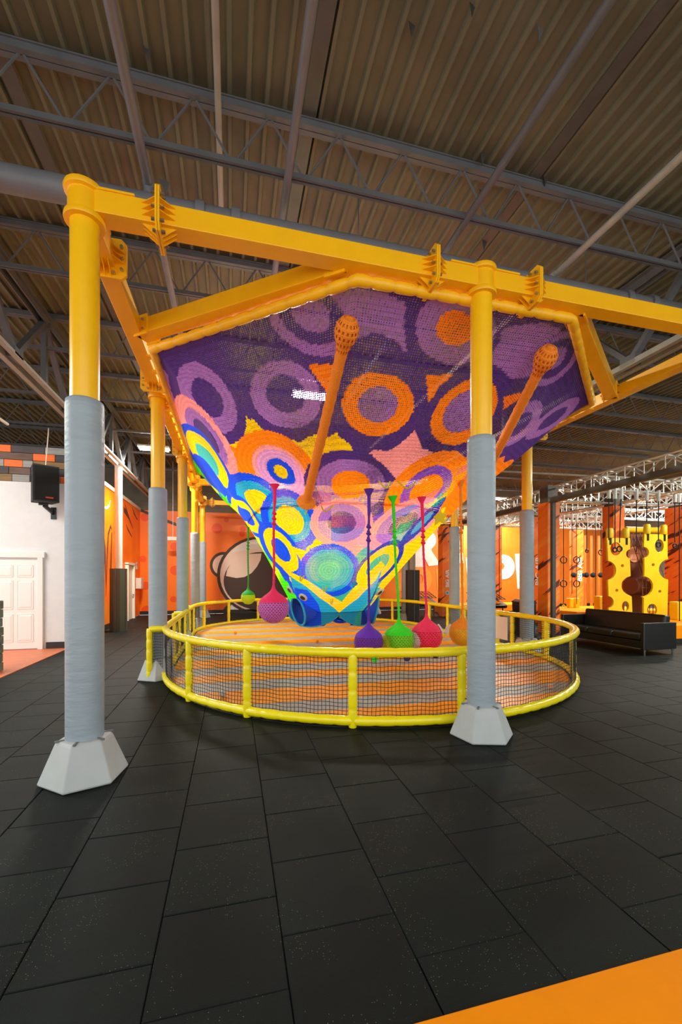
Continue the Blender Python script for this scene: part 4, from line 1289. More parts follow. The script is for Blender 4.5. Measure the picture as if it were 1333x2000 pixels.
    (-100.03, 0.5015, 0.0691, 0.1235, -0.0157, 8.2425, [('DP', [(-85.1, 0.526), (-84.7, 0.556), (-85.7, 0.582), (-88.0, 0.604), (-91.5, 0.618), (-96.0, 0.624), (-100.7, 0.623), (-105.1, 0.611), (-109.0, 0.591), (-112.0, 0.565), (-113.8, 0.535), (-114.3, 0.501), (-113.8, 0.467), (-112.3, 0.435), (-110.4, 0.409), (-108.1, 0.393), (-105.6, 0.384), (-103.0, 0.382), (-100.3, 0.382), (-97.4, 0.391), (-94.5, 0.408), (-91.6, 0.431), (-88.9, 0.461), (-86.6, 0.494)]), ('LI', [(-89.3, 0.521), (-89.2, 0.544), (-90.0, 0.563), (-91.7, 0.578), (-94.3, 0.588), (-97.3, 0.594), (-100.5, 0.592), (-103.6, 0.585), (-106.3, 0.571), (-108.4, 0.551), (-109.8, 0.528), (-110.4, 0.504), (-110.2, 0.48), (-109.3, 0.457), (-108.0, 0.437), (-106.3, 0.425), (-104.4, 0.417), (-102.4, 0.414), (-100.2, 0.414), (-98.0, 0.421), (-95.8, 0.434), (-93.6, 0.452), (-91.7, 0.473), (-90.2, 0.498)]), ('OR', [(-94.2, 0.516), (-94.5, 0.533), (-95.8, 0.547), (-97.9, 0.555), (-100.4, 0.556), (-102.8, 0.549), (-104.6, 0.535), (-105.7, 0.514), (-105.8, 0.494), (-105.2, 0.476), (-103.9, 0.463), (-102.2, 0.455), (-100.2, 0.455), (-98.2, 0.462), (-96.3, 0.476), (-94.9, 0.495)])]),
    ('PK', [(-96.5, 0.4), (-91.6, 0.38), (-88.9, 0.312), (-84.8, 0.372), (-78.3, 0.394), (-81.7, 0.455), (-82.7, 0.495), (-88.1, 0.48)]),
    (-75.18, 0.4982, 0.0251, -6.424, 0.0569, 3.156, [('OR', [(-71.4, 0.367), (-67.5, 0.379), (-63.4, 0.402), (-59.4, 0.434), (-56.2, 0.473), (-54.8, 0.516), (-56.1, 0.554), (-59.9, 0.587), (-65.3, 0.614), (-71.6, 0.631), (-77.2, 0.638), (-81.0, 0.632), (-84.1, 0.618), (-86.4, 0.596), (-87.6, 0.571), (-87.9, 0.54), (-87.6, 0.505), (-86.7, 0.469), (-85.4, 0.436), (-83.8, 0.407), (-82.0, 0.384), (-80.0, 0.371), (-77.8, 0.366), (-75.2, 0.365)]), ('PP', [(-72.9, 0.421), (-70.5, 0.43), (-68.1, 0.445), (-66.2, 0.464), (-64.9, 0.487), (-64.4, 0.513), (-65.3, 0.536), (-67.3, 0.556), (-70.3, 0.572), (-73.5, 0.583), (-76.8, 0.588), (-78.9, 0.585), (-80.7, 0.577), (-82.1, 0.564), (-83.0, 0.547), (-83.4, 0.528), (-83.4, 0.507), (-83.0, 0.485), (-82.3, 0.463), (-81.3, 0.445), (-80.1, 0.431), (-78.8, 0.422), (-77.3, 0.42), (-75.4, 0.418)]), ('OR', [(-74.0, 0.453), (-71.7, 0.463), (-69.9, 0.481), (-69.2, 0.503), (-69.8, 0.526), (-71.7, 0.545), (-74.6, 0.556), (-77.2, 0.56), (-79.0, 0.553), (-80.3, 0.54), (-80.9, 0.521), (-80.9, 0.5), (-80.3, 0.48), (-79.3, 0.463), (-78.0, 0.453), (-76.4, 0.45)])]),
    (-140.4, 0.5248, 0.0025, 6.871, -0.0336, 3.5728, [('BL', [(-126.5, 0.647), (-129.5, 0.656), (-133.2, 0.659), (-139.7, 0.647), (-151.1, 0.624), (-164.5, 0.588), (-182.5, 0.537), (-192.5, 0.475), (-187.3, 0.427), (-176.5, 0.397), (-164.7, 0.381), (-153.7, 0.38), (-145.3, 0.388), (-137.7, 0.407), (-133.6, 0.418), (-131.4, 0.427), (-129.3, 0.444), (-127.4, 0.468), (-125.7, 0.496), (-124.2, 0.526), (-123.2, 0.555), (-122.8, 0.583), (-123.1, 0.609), (-124.3, 0.631)]), ('CY', [(-128.8, 0.62), (-131.0, 0.627), (-133.5, 0.628), (-138.0, 0.62), (-145.3, 0.601), (-152.3, 0.577), (-160.0, 0.546), (-164.6, 0.512), (-164.6, 0.478), (-160.7, 0.453), (-154.6, 0.437), (-149.2, 0.43), (-142.7, 0.434), (-137.0, 0.445), (-134.0, 0.453), (-132.2, 0.459), (-130.5, 0.471), (-129.0, 0.489), (-127.7, 0.509), (-126.7, 0.531), (-126.0, 0.553), (-125.8, 0.573), (-126.2, 0.592), (-127.2, 0.609)]), ('YE', [(-131.1, 0.591), (-133.1, 0.596), (-135.7, 0.592), (-141.8, 0.573), (-147.5, 0.547), (-150.2, 0.519), (-148.1, 0.496), (-144.6, 0.482), (-139.2, 0.481), (-134.8, 0.489), (-133.0, 0.492), (-131.4, 0.504), (-130.1, 0.522), (-129.2, 0.542), (-129.1, 0.563), (-129.7, 0.579)])]),
    (-124.01, 0.6177, 0.0351, 8.1415, -0.0588, 4.6337, [('BL', [(-115.4, 0.709), (-119.0, 0.721), (-123.3, 0.728), (-127.8, 0.725), (-131.9, 0.715), (-135.3, 0.697), (-140.8, 0.672), (-143.3, 0.641), (-142.6, 0.611), (-138.7, 0.586), (-134.3, 0.565), (-131.9, 0.544), (-129.1, 0.527), (-126.2, 0.516), (-123.4, 0.512), (-120.6, 0.516), (-118.1, 0.527), (-115.8, 0.544), (-113.8, 0.564), (-112.2, 0.587), (-111.2, 0.614), (-110.8, 0.641), (-111.3, 0.666), (-112.8, 0.689)]), ('CY', [(-117.8, 0.684), (-120.3, 0.693), (-123.4, 0.698), (-126.4, 0.696), (-129.3, 0.688), (-131.7, 0.677), (-133.2, 0.66), (-133.9, 0.64), (-133.8, 0.619), (-133.0, 0.599), (-131.7, 0.579), (-129.9, 0.563), (-127.9, 0.551), (-125.7, 0.544), (-123.5, 0.54), (-121.3, 0.542), (-119.3, 0.55), (-117.5, 0.562), (-116.0, 0.577), (-114.8, 0.595), (-114.2, 0.615), (-114.1, 0.634), (-114.6, 0.654), (-115.8, 0.672)]), ('YE', [(-119.8, 0.663), (-122.4, 0.67), (-125.4, 0.67), (-128.0, 0.661), (-129.8, 0.646), (-130.4, 0.626), (-130.0, 0.605), (-128.6, 0.586), (-126.6, 0.572), (-124.3, 0.565), (-122.0, 0.567), (-119.9, 0.576), (-118.2, 0.59), (-117.2, 0.609), (-117.1, 0.629), (-118.0, 0.649)])]),
    (-171.5, 0.2069, -0.0157, 4.8696, -0.0247, -0.5538, [('BL', [(-171.6, 0.42), (-184.3, 0.39), (-197.0, 0.336), (-207.5, 0.266), (-214.9, 0.185), (-216.8, 0.107), (-212.6, 0.049), (-203.8, 0.009), (-192.3, 0.0), (-175.3, 0.0), (-171.2, 0.004), (-166.3, 0.031), (-159.7, 0.075), (-153.7, 0.123), (-148.3, 0.17), (-144.3, 0.216), (-142.4, 0.257), (-141.9, 0.297), (-142.5, 0.335), (-144.6, 0.37), (-148.8, 0.398), (-153.5, 0.42), (-161.2, 0.429)]), ('YE', [(-169.5, 0.379), (-178.5, 0.354), (-187.7, 0.315), (-196.6, 0.261), (-204.0, 0.2), (-207.6, 0.137), (-206.2, 0.086), (-201.0, 0.05), (-193.8, 0.029), (-186.3, 0.023), (-179.5, 0.027), (-173.3, 0.043), (-167.5, 0.068), (-161.7, 0.101), (-156.0, 0.139), (-151.2, 0.179), (-147.5, 0.217), (-145.4, 0.253), (-144.8, 0.287), (-146.1, 0.316), (-147.8, 0.344), (-150.6, 0.367), (-155.3, 0.382), (-161.7, 0.386)]), ('TG', [(-166.8, 0.308), (-173.9, 0.284), (-181.0, 0.246), (-186.7, 0.2), (-189.2, 0.154), (-187.2, 0.122), (-182.1, 0.109), (-175.6, 0.113), (-168.7, 0.132), (-162.3, 0.161), (-157.0, 0.196), (-153.7, 0.23), (-152.4, 0.262), (-153.2, 0.289), (-156.0, 0.308), (-160.7, 0.315)])]),
    (-196.37, 0.202, -0.0206, 6.4803, -0.0425, -0.5137, [('BL', [(-199.0, 0.356), (-205.8, 0.333), (-211.1, 0.301), (-215.1, 0.26), (-217.9, 0.215), (-219.3, 0.166), (-218.8, 0.122), (-216.4, 0.086), (-212.5, 0.06), (-207.9, 0.045), (-203.2, 0.04), (-199.1, 0.043), (-195.4, 0.058), (-191.8, 0.082), (-187.6, 0.114), (-182.8, 0.152), (-178.0, 0.193), (-174.5, 0.233), (-172.8, 0.27), (-173.1, 0.303), (-175.3, 0.331), (-179.2, 0.353), (-184.7, 0.366), (-191.5, 0.367)])]),
    (-176.99, 0.5285, -0.0066, 7.4644, -0.0271, 2.7562, [('BL', [(-155.8, 0.665), (-161.6, 0.664), (-172.5, 0.652), (-194.0, 0.626), (-217.1, 0.361), (-205.3, 0.362), (-192.8, 0.372), (-181.7, 0.388), (-172.6, 0.408), (-165.4, 0.434), (-159.6, 0.462), (-154.7, 0.494), (-150.8, 0.524), (-147.5, 0.555), (-146.5, 0.582), (-145.1, 0.608), (-145.7, 0.629), (-147.3, 0.647), (-150.1, 0.659)]), ('YE', [(-157.9, 0.641), (-164.2, 0.638), (-173.1, 0.629), (-188.4, 0.609), (-208.4, 0.571), (-220.8, 0.414), (-212.2, 0.404), (-201.7, 0.406), (-191.3, 0.412), (-182.1, 0.423), (-174.4, 0.439), (-168.0, 0.458), (-162.7, 0.48), (-158.2, 0.505), (-154.6, 0.53), (-151.7, 0.554), (-151.3, 0.576), (-150.4, 0.596), (-150.2, 0.614), (-151.5, 0.628), (-154.3, 0.637)]), ('BL', [(-164.1, 0.603), (-171.0, 0.597), (-181.0, 0.582), (-196.8, 0.551), (-208.9, 0.51), (-206.9, 0.485), (-199.2, 0.473), (-189.9, 0.471), (-181.2, 0.476), (-173.6, 0.49), (-167.5, 0.508), (-162.7, 0.53), (-159.4, 0.551), (-157.4, 0.572), (-157.5, 0.588), (-159.7, 0.6)])]),
    (-140.08, 0.723, 0.0083, 7.8949, -0.0372, 3.0779, [('BL', [(-128.8, 0.839), (-132.7, 0.844), (-138.6, 0.842), (-147.5, 0.831), (-157.1, 0.812), (-164.6, 0.783), (-173.6, 0.75), (-178.7, 0.714), (-176.3, 0.678), (-168.8, 0.65), (-159.9, 0.627), (-151.6, 0.614), (-144.2, 0.609), (-137.0, 0.611), (-133.4, 0.618), (-131.1, 0.628), (-128.8, 0.645), (-126.8, 0.666), (-125.0, 0.692), (-123.6, 0.721), (-122.8, 0.751), (-122.7, 0.779), (-123.7, 0.805), (-125.7, 0.825)]), ('YE', [(-130.6, 0.811), (-133.4, 0.815), (-137.8, 0.814), (-143.9, 0.805), (-149.9, 0.789), (-155.5, 0.769), (-159.4, 0.744), (-160.4, 0.718), (-159.7, 0.693), (-156.6, 0.67), (-153.5, 0.654), (-147.6, 0.642), (-141.8, 0.637), (-136.5, 0.638), (-133.7, 0.642), (-131.9, 0.651), (-130.1, 0.664), (-128.5, 0.681), (-127.1, 0.7), (-126.2, 0.723), (-125.7, 0.744), (-125.9, 0.766), (-126.7, 0.785), (-128.3, 0.801)]), ('BL', [(-132.8, 0.773), (-134.9, 0.774), (-139.2, 0.768), (-143.6, 0.755), (-146.3, 0.736), (-147.0, 0.715), (-146.0, 0.697), (-142.4, 0.683), (-138.4, 0.677), (-134.7, 0.678), (-133.0, 0.683), (-131.5, 0.695), (-130.4, 0.711), (-129.9, 0.73), (-130.1, 0.748), (-131.0, 0.762)])]),
    ('YE', [(-127.0, 0.713), (-119.3, 0.733), (-123.9, 0.776)]),
    (-101.44, 0.6344, 0.0781, -0.9811, -0.0002, 11.4896, [('PK', [(-88.9, 0.632), (-88.3, 0.655), (-88.7, 0.677), (-90.2, 0.696), (-92.7, 0.711), (-96.2, 0.721), (-100.2, 0.725), (-104.2, 0.721), (-108.0, 0.711), (-111.1, 0.696), (-113.3, 0.677), (-114.4, 0.654), (-114.4, 0.631), (-113.5, 0.608), (-111.9, 0.588), (-109.9, 0.572), (-107.5, 0.56), (-104.9, 0.554), (-102.4, 0.551), (-99.7, 0.554), (-97.1, 0.56), (-94.5, 0.573), (-92.2, 0.59), (-90.3, 0.609)]), ('LI', [(-92.0, 0.632), (-91.7, 0.65), (-92.1, 0.666), (-93.3, 0.681), (-95.2, 0.692), (-97.7, 0.7), (-100.6, 0.702), (-103.4, 0.701), (-106.1, 0.693), (-108.4, 0.681), (-110.0, 0.666), (-110.9, 0.65), (-111.1, 0.632), (-110.6, 0.615), (-109.5, 0.6), (-108.0, 0.587), (-106.2, 0.578), (-104.2, 0.573), (-102.2, 0.572), (-100.1, 0.573), (-98.0, 0.578), (-96.0, 0.587), (-94.3, 0.6), (-92.9, 0.615)]), ('DP', [(-95.9, 0.633), (-96.0, 0.649), (-96.9, 0.661), (-98.7, 0.67), (-101.0, 0.674), (-103.3, 0.672), (-105.3, 0.663), (-106.6, 0.649), (-107.0, 0.633), (-106.6, 0.619), (-105.4, 0.608), (-103.8, 0.6), (-101.9, 0.596), (-100.0, 0.599), (-98.1, 0.606), (-96.7, 0.619)])]),
    (-74.63, 0.628, 0.0285, -6.8984, 0.0517, 7.102, [('PK', [(-63.5, 0.531), (-59.5, 0.545), (-56.2, 0.567), (-54.3, 0.592), (-54.1, 0.622), (-55.8, 0.652), (-59.4, 0.682), (-64.8, 0.706), (-71.1, 0.724), (-77.2, 0.734), (-81.4, 0.736), (-85.2, 0.729), (-87.9, 0.716), (-89.5, 0.698), (-90.0, 0.675), (-89.4, 0.651), (-88.2, 0.624), (-86.2, 0.6), (-84.0, 0.577), (-81.5, 0.558), (-78.9, 0.544), (-76.2, 0.533), (-72.0, 0.526), (-67.7, 0.524)]), ('LI', [(-66.9, 0.56), (-64.3, 0.571), (-62.2, 0.586), (-61.3, 0.604), (-61.2, 0.626), (-62.7, 0.646), (-65.2, 0.666), (-68.9, 0.683), (-72.8, 0.697), (-76.9, 0.705), (-79.7, 0.706), (-82.3, 0.701), (-84.2, 0.692), (-85.4, 0.679), (-85.9, 0.664), (-85.8, 0.645), (-84.9, 0.627), (-83.6, 0.609), (-82.0, 0.592), (-80.2, 0.578), (-78.2, 0.568), (-76.0, 0.562), (-72.9, 0.556), (-69.9, 0.555)]), ('DP', [(-71.0, 0.592), (-69.2, 0.603), (-68.4, 0.617), (-69.0, 0.633), (-70.8, 0.65), (-73.5, 0.664), (-76.7, 0.672), (-78.8, 0.672), (-80.4, 0.665), (-81.4, 0.654), (-81.5, 0.64), (-80.9, 0.623), (-79.7, 0.609), (-78.1, 0.599), (-76.3, 0.591), (-73.5, 0.588)])]),
    (-106.52, 0.812, 0.0463, -0.0062, -0.0001, 9.1758, [('BL', [(-86.3, 0.81), (-84.9, 0.839), (-85.2, 0.866), (-87.4, 0.89), (-91.9, 0.91), (-98.4, 0.921), (-106.0, 0.925), (-113.9, 0.921), (-121.0, 0.91), (-126.2, 0.89), (-129.1, 0.867), (-129.6, 0.839), (-128.2, 0.81), (-125.6, 0.782), (-122.2, 0.756), (-118.3, 0.736), (-114.2, 0.719), (-110.1, 0.71), (-106.2, 0.707), (-102.5, 0.711), (-98.8, 0.721), (-95.1, 0.737), (-91.7, 0.757), (-88.6, 0.783)]), ('CY', [(-90.4, 0.81), (-89.7, 0.833), (-90.2, 0.855), (-92.2, 0.874), (-95.8, 0.888), (-100.5, 0.898), (-106.0, 0.901), (-111.8, 0.898), (-117.0, 0.889), (-120.9, 0.874), (-123.3, 0.855), (-124.1, 0.833), (-123.4, 0.81), (-121.6, 0.787), (-119.1, 0.766), (-116.1, 0.75), (-112.8, 0.737), (-109.5, 0.729), (-106.2, 0.728), (-103.0, 0.73), (-100.0, 0.738), (-97.0, 0.751), (-94.3, 0.768), (-92.0, 0.788)]), ('TG', [(-93.2, 0.81), (-92.8, 0.829), (-93.4, 0.847), (-95.2, 0.862), (-98.1, 0.874), (-101.8, 0.881), (-106.1, 0.884), (-110.5, 0.883), (-114.6, 0.875), (-117.7, 0.862), (-119.8, 0.847), (-120.6, 0.829), (-120.2, 0.81), (-119.0, 0.792), (-117.0, 0.774), (-114.5, 0.76), (-111.8, 0.75), (-109.0, 0.743), (-106.2, 0.742), (-103.5, 0.744), (-100.9, 0.751), (-98.4, 0.761), (-96.2, 0.775), (-94.4, 0.792)]), ('T2', [(-98.7, 0.811), (-98.9, 0.826), (-100.4, 0.84), (-102.9, 0.849), (-106.1, 0.852), (-109.4, 0.849), (-112.2, 0.84), (-113.8, 0.826), (-114.0, 0.81), (-113.0, 0.794), (-111.2, 0.782), (-108.8, 0.773), (-106.2, 0.77), (-103.6, 0.774), (-101.4, 0.782), (-99.7, 0.794)])]),
    (-75.03, 0.7896, 0.0241, -8.1371, 0.056, 5.2628, [('DB', [(-68.2, 0.695), (-64.5, 0.706), (-61.2, 0.724), (-58.2, 0.748), (-56.5, 0.775), (-56.3, 0.803), (-57.7, 0.831), (-60.9, 0.857), (-66.1, 0.876), (-71.9, 0.89), (-77.7, 0.897), (-82.4, 0.895), (-86.2, 0.886), (-88.8, 0.871), (-90.0, 0.851), (-90.0, 0.826), (-89.1, 0.799), (-87.6, 0.773), (-85.5, 0.748), (-83.2, 0.727), (-80.9, 0.709), (-78.5, 0.696), (-75.7, 0.689), (-72.1, 0.688)]), ('YE', [(-69.8, 0.713), (-66.8, 0.723), (-64.1, 0.738), (-62.3, 0.756), (-61.1, 0.778), (-61.0, 0.801), (-62.4, 0.823), (-64.8, 0.843), (-68.7, 0.858), (-73.2, 0.869), (-77.4, 0.874), (-80.8, 0.874), (-83.7, 0.866), (-85.8, 0.855), (-86.9, 0.838), (-87.1, 0.819), (-86.6, 0.797), (-85.4, 0.776), (-83.9, 0.756), (-82.1, 0.738), (-80.2, 0.724), (-78.1, 0.714), (-75.9, 0.709), (-72.7, 0.709)]), ('TE', [(-72.5, 0.746), (-70.2, 0.756), (-68.6, 0.771), (-68.3, 0.789), (-69.3, 0.807), (-71.7, 0.823), (-74.8, 0.833), (-77.7, 0.837), (-80.1, 0.831), (-81.6, 0.821), (-82.2, 0.806), (-81.9, 0.788), (-80.9, 0.77), (-79.3, 0.756), (-77.5, 0.746), (-75.1, 0.743)])]),
    (-63.87, 0.613, 0.017, -9.5394, 0.1841, 6.974, [('DB', [(-61.0, 0.514), (-59.8, 0.519), (-58.8, 0.531), (-58.0, 0.549), (-57.7, 0.571), (-57.6, 0.596), (-58.4, 0.622), (-59.5, 0.647), (-60.9, 0.672), (-63.0, 0.689), (-64.8, 0.704), (-66.7, 0.711), (-68.3, 0.711), (-69.5, 0.705), (-70.2, 0.692), (-70.4, 0.674), (-69.9, 0.654), (-69.2, 0.629), (-68.4, 0.604), (-67.2, 0.579), (-65.9, 0.558), (-64.7, 0.539), (-63.4, 0.524), (-62.2, 0.516)]), ('CY', [(-62.0, 0.564), (-61.2, 0.569), (-60.6, 0.582), (-60.5, 0.599), (-61.0, 0.618), (-62.1, 0.636), (-63.2, 0.651), (-64.6, 0.66), (-65.9, 0.661), (-66.6, 0.656), (-66.8, 0.645), (-66.8, 0.627), (-66.0, 0.609), (-65.1, 0.591), (-64.1, 0.576), (-62.9, 0.567)])]),
    ('YE', [(-91.9, 0.999), (-116.1, 0.93), (-129.2, 0.869), (-141.6, 0.831), (-147.7, 0.799), (-138.6, 0.807), (-124.2, 0.851), (-107.9, 0.911), (-92.6, 0.948)]),
    ('CY', [(-91.9, 0.999), (-116.1, 0.93), (-129.2, 0.869), (-139.6, 0.835), (-146.5, 0.886), (-137.8, 1.089), (-107.0, 1.083)]),
    ('BL', [(-143.0, 0.885), (-127.3, 0.894), (-119.3, 0.958), (-115.8, 1.077), (-137.8, 1.089), (-158.3, 1.017)]),
    ('YE', [(-91.9, 0.999), (-75.9, 0.933), (-68.2, 0.851), (-69.5, 0.789), (-75.6, 0.771), (-83.5, 0.866), (-92.6, 0.948)]),
    ('CY', [(-91.9, 0.999), (-75.9, 0.933), (-68.2, 0.851), (-70.3, 0.797), (-62.8, 0.867), (-56.6, 0.962), (-69.0, 1.089), (-80.8, 1.08)]),
    ('DB', [(-65.7, 0.844), (-50.6, 0.963), (-53.4, 1.094), (-24.6, 1.101)]),
]



def in_poly(x, y, P):
    ins = np.zeros(x.shape, bool)
    n = len(P)
    for i in range(n):
        x1, y1 = P[i]
        x2, y2 = P[(i + 1) % n]
        c = ((y1 > y) != (y2 > y))
        with np.errstate(divide='ignore', invalid='ignore'):
            xi = (x2 - x1) * (y - y1) / (y2 - y1 + 1e-12) + x1
        ins ^= c & (x < xi)
    return ins


def net_colour(ph, t):
    """yarn colour index and distance-free openness for cells at ph (degrees) and t"""
    best = np.full(ph.shape, 1e9)
    idx = np.zeros(ph.shape, int)
    wob = 0.012 * np.sin(ph * 0.9) + 0.008 * np.sin(t * 55 + ph * .3)
    for c, sp, st in SEEDS:
        d = (np.radians(ph - sp) * 2.6) ** 2 + ((t - st + wob) * 6.0) ** 2
        m = d < best
        best = np.where(m, d, best)
        idx = np.where(m, ID[c], idx)
    ringno = np.zeros(ph.shape)
    for mo in MOTIFS:
        if isinstance(mo[0], str):
            m = in_poly(ph, t, mo[1])
            idx = np.where(m, ID[mo[0]], idx)
            ringno = np.where(m, t * 160, ringno)
        else:
            p0, t0, a, b, c, d, rings = mo
            u = a * (ph - p0) + b * (t - t0)
            v = c * (ph - p0) + d * (t - t0)
            q = np.sqrt(u * u + v * v)
            for n_, (cn, outline) in enumerate(rings):
                m = in_poly(ph, t, outline)
                idx = np.where(m, ID[cn], idx)
                if n_ == 0:
                    ringno = np.where(m, q * 22, ringno)
    return idx, ringno


def back_colour(ph, t):
    k = np.floor((ph + 400) / 24).astype(int)
    s = np.floor(t * 7 + 0.5 * (k % 2)).astype(int)
    pool = np.array([ID[c] for c in ('YE', 'OR', 'YE', 'LI', 'PK', 'OR', 'YE', 'DP', 'CY', 'GR', 'YE')])
    return pool[(k * 5 + s * 3) % len(pool)], t * 120


NOTCH = -92.0
FISH = ((Vector((1.47, 9.74, 1.02)), -163), (Vector((3.42, 9.95, 1.0)), -12), (Vector((3.1, 11.0, 1.0)), 45), (Vector((1.6, 11.0, 1.0)), 132))


def fish_axis(deg):
    return Vector((math.cos(math.radians(deg)), math.sin(math.radians(deg)), -0.22)).normalized()


def hem(ph):
    return 1.0 + 0.088 * np.abs(np.sin(np.radians((ph - NOTCH) * 2))) ** 0.55


def net_patch(name, ph0, ph1, nc, nr, t0, t1, colour, open_fn, parent):
    ph = np.linspace(ph0, ph1, nc + 1)
    ts = np.linspace(t0, t1, nr + 1)
    P, T = np.meshgrid(ph, ts, indexing='ij')
    T2 = np.where(T > 0.9, 0.9 + (T - 0.9) / (t1 - 0.9) * (hem(P) - 0.9), T) if t1 > 0.9 else T
    X, Y, Z = surf(np.radians(P), T2)
    # soft billows of the cloth
    bil = 0.035 * np.sin(np.radians(P) * 11 + T * 6) * np.sin(np.pi * np.clip(T, 0, 1)) * (T < 0.56)
    Z = Z - bil
    V = np.stack([X, Y, Z], -1).reshape(-1, 3)
    I, J = np.meshgrid(np.arange(nc), np.arange(nr), indexing='ij')
    I, J = I.ravel(), J.ravel()
    q = np.stack([I * (nr + 1) + J, (I + 1) * (nr + 1) + J, (I + 1) * (nr + 1) + J + 1, I * (nr + 1) + J + 1], 1)
    pc_, tc_ = (ph[I] + ph[I + 1]) / 2, T2.reshape(nc + 1, nr + 1)[I, J] * .5 + T2.reshape(nc + 1, nr + 1)[I + 1, J + 1] * .5
    idx, ringno = colour(pc_, tc_)
    rgb = LUT[idx]
    shade = 1.0 + 0.10 * np.where(np.floor(np.where(ringno > 0, ringno, J * 0.5)) % 2 == 0, 1, -1) + rng.normal(0, 0.05, len(idx))
    rgb = np.clip(rgb * shade[:, None], 0, 1)
    op = open_fn(pc_, tc_, idx) * rng.uniform(0.75, 1.15, len(idx))
    ctr_ = V[q].mean(1)
    keep = np.ones(len(q), bool)
    for lip, c_deg in FISH:          # the net is open where a fish mouth passes through it
        ax = fish_axis(c_deg)
        rel = ctr_ - np.array(lip)
        al = rel @ np.array(ax)
        rad = np.linalg.norm(rel - al[:, None] * np.array(ax), axis=1)
        keep &= ~((rad < 0.33) & (al > -0.25) & (al < 0.3))
    q, rgb, op = q[keep], rgb[keep], op[keep]
    holes = op > 0.12
    qh, qs = q[holes], q[~holes]
    ctr = V[qh].mean(1)
    jit = rng.normal(0, 0.06, (len(qh), 4, 1)) * (V[qh] - ctr[:, None, :])
    inner = ctr[:, None, :] + (V[qh] - ctr[:, None, :]) * op[holes][:, None, None] + jit
    n0 = len(V)
    inn = n0 + np.arange(len(qh) * 4).reshape(-1, 4)
    V2 = np.concatenate([V, inner.reshape(-1, 3)])
    faces = [qs]
    cols = [rgb[~holes]]
    for k in range(4):
        k2 = (k + 1) % 4
        faces.append(np.stack([qh[:, k], qh[:, k2], inn[:, k2], inn[:, k]], 1))
        cols.append(rgb[holes])
    F = np.concatenate(faces)
    C = np.concatenate(cols)
    org = np.array(origin_of(parent))
    me = bpy.data.meshes.new(name)
    me.vertices.add(len(V2))
    me.vertices.foreach_set('co', (V2 - org).astype(np.float32).ravel())
    me.loops.add(F.size)
    me.loops.foreach_set('vertex_index', F.astype(np.int32).ravel())
    me.polygons.add(len(F))
    me.polygons.foreach_set('loop_start', (np.arange(len(F)) * 4).astype(np.int32))
    me.polygons.foreach_set('loop_total', np.full(len(F), 4, np.int32))
    me.update(calc_edges=True)
    at = me.attributes.new('yarn', 'FLOAT_COLOR', 'FACE')
    at.data.foreach_set('color', np.concatenate([C, np.ones((len(C), 1))], 1).astype(np.float32).ravel())
    me.materials.append(M['yarn'])
    o = bpy.data.objects.new(name, me)
    col.objects.link(o)
    o.parent = parent
    return o


def yarn_mat():
    m = bpy.data.materials.new('knitted_yarn')
    m.use_nodes = True
    nt = m.node_tree
    b = nt.nodes['Principled BSDF']
    a = nt.nodes.new('ShaderNodeAttribute')
    a.attribute_name = 'yarn'
    b.inputs['Roughness'].default_value = 0.75
    b.inputs['Specular IOR Level'].default_value = 0.25
    nt.links.new(a.outputs['Color'], b.inputs['Base Color'])
    tr = nt.nodes.new('ShaderNodeBsdfTranslucent')
    nt.links.new(a.outputs['Color'], tr.inputs[0])
    mx = nt.nodes.new('ShaderNodeMixShader')
    mx.inputs[0].default_value = 0.22
    nt.links.new(b.outputs[0], mx.inputs[1])
    nt.links.new(tr.outputs[0], mx.inputs[2])
    nt.links.new(mx.outputs[0], nt.nodes['Material Output'].inputs[0])
    return m


M['yarn'] = yarn_mat()


def open_front(ph, t, idx):
    dark = (idx == ID['DP']) | (idx == ID['LI'])
    base = np.where(dark, 0.68, 0.5)
    side = np.clip((ph + 138) / 16, 0, 1) * np.clip((-48 - ph) / 20, 0, 1)
    low = np.where(t > 0.574, 0.6, 1.0) * np.clip((1.02 - t) / 0.1, 0, 1)
    noise = 0.85 + 0.3 * np.sin(ph * 0.31 + 5 * t) * np.sin(t * 14 - ph * 0.11)
    return base * side * low * noise


def open_back(ph, t, idx):
    return np.full(ph.shape, 0.34) * (t < 0.9)


net = thing('climbing_net', 'big rainbow crochet climbing net shaped like a funnel hanging from the yellow frame', 'climbing net', (CX0, CY0, 0))
net_patch('net_skirt', -232, -8, 640, 112, 0.0, 0.574, net_colour, open_front, net)
net_patch('net_funnel', -232, -8, 620, 150, 0.566, 1.1, net_colour, open_front, net)
net_patch('net_back', -8, 128, 170, 70, 0.0, 1.1, back_colour, open_back, net)

ft = MB()  # added disc closing the funnel foot, keeps lamp glare off the mat
for i in range(7):
    r0_, r1_ = 0.02 + 0.125 * i, 0.02 + 0.125 * (i + 1)
    for k in range(30):
        a0, a1 = 2 * math.pi * k / 30, 2 * math.pi * (k + 1) / 30
        q = [Vector((CX0 - 0.32 + r * math.cos(a), CY0 + r * math.sin(a), 1.16 - 0.05 * (1 - r / 0.9))) for r, a in ((r0_, a0), (r0_, a1), (r1_, a1), (r1_, a0))]
        c_ = (q[0] + q[1] + q[2] + q[3]) / 4
        inn = [c_ + (v - c_) * 0.3 for v in q]
        ft.add(q + inn, [(0, 1, 5, 4), (1, 2, 6, 5), (2, 3, 7, 6), (3, 0, 4, 7)])
build('net_lamp_stop', ft, mat('navy_yarn', '#123aa8', rough=0.85), net, smooth=False)


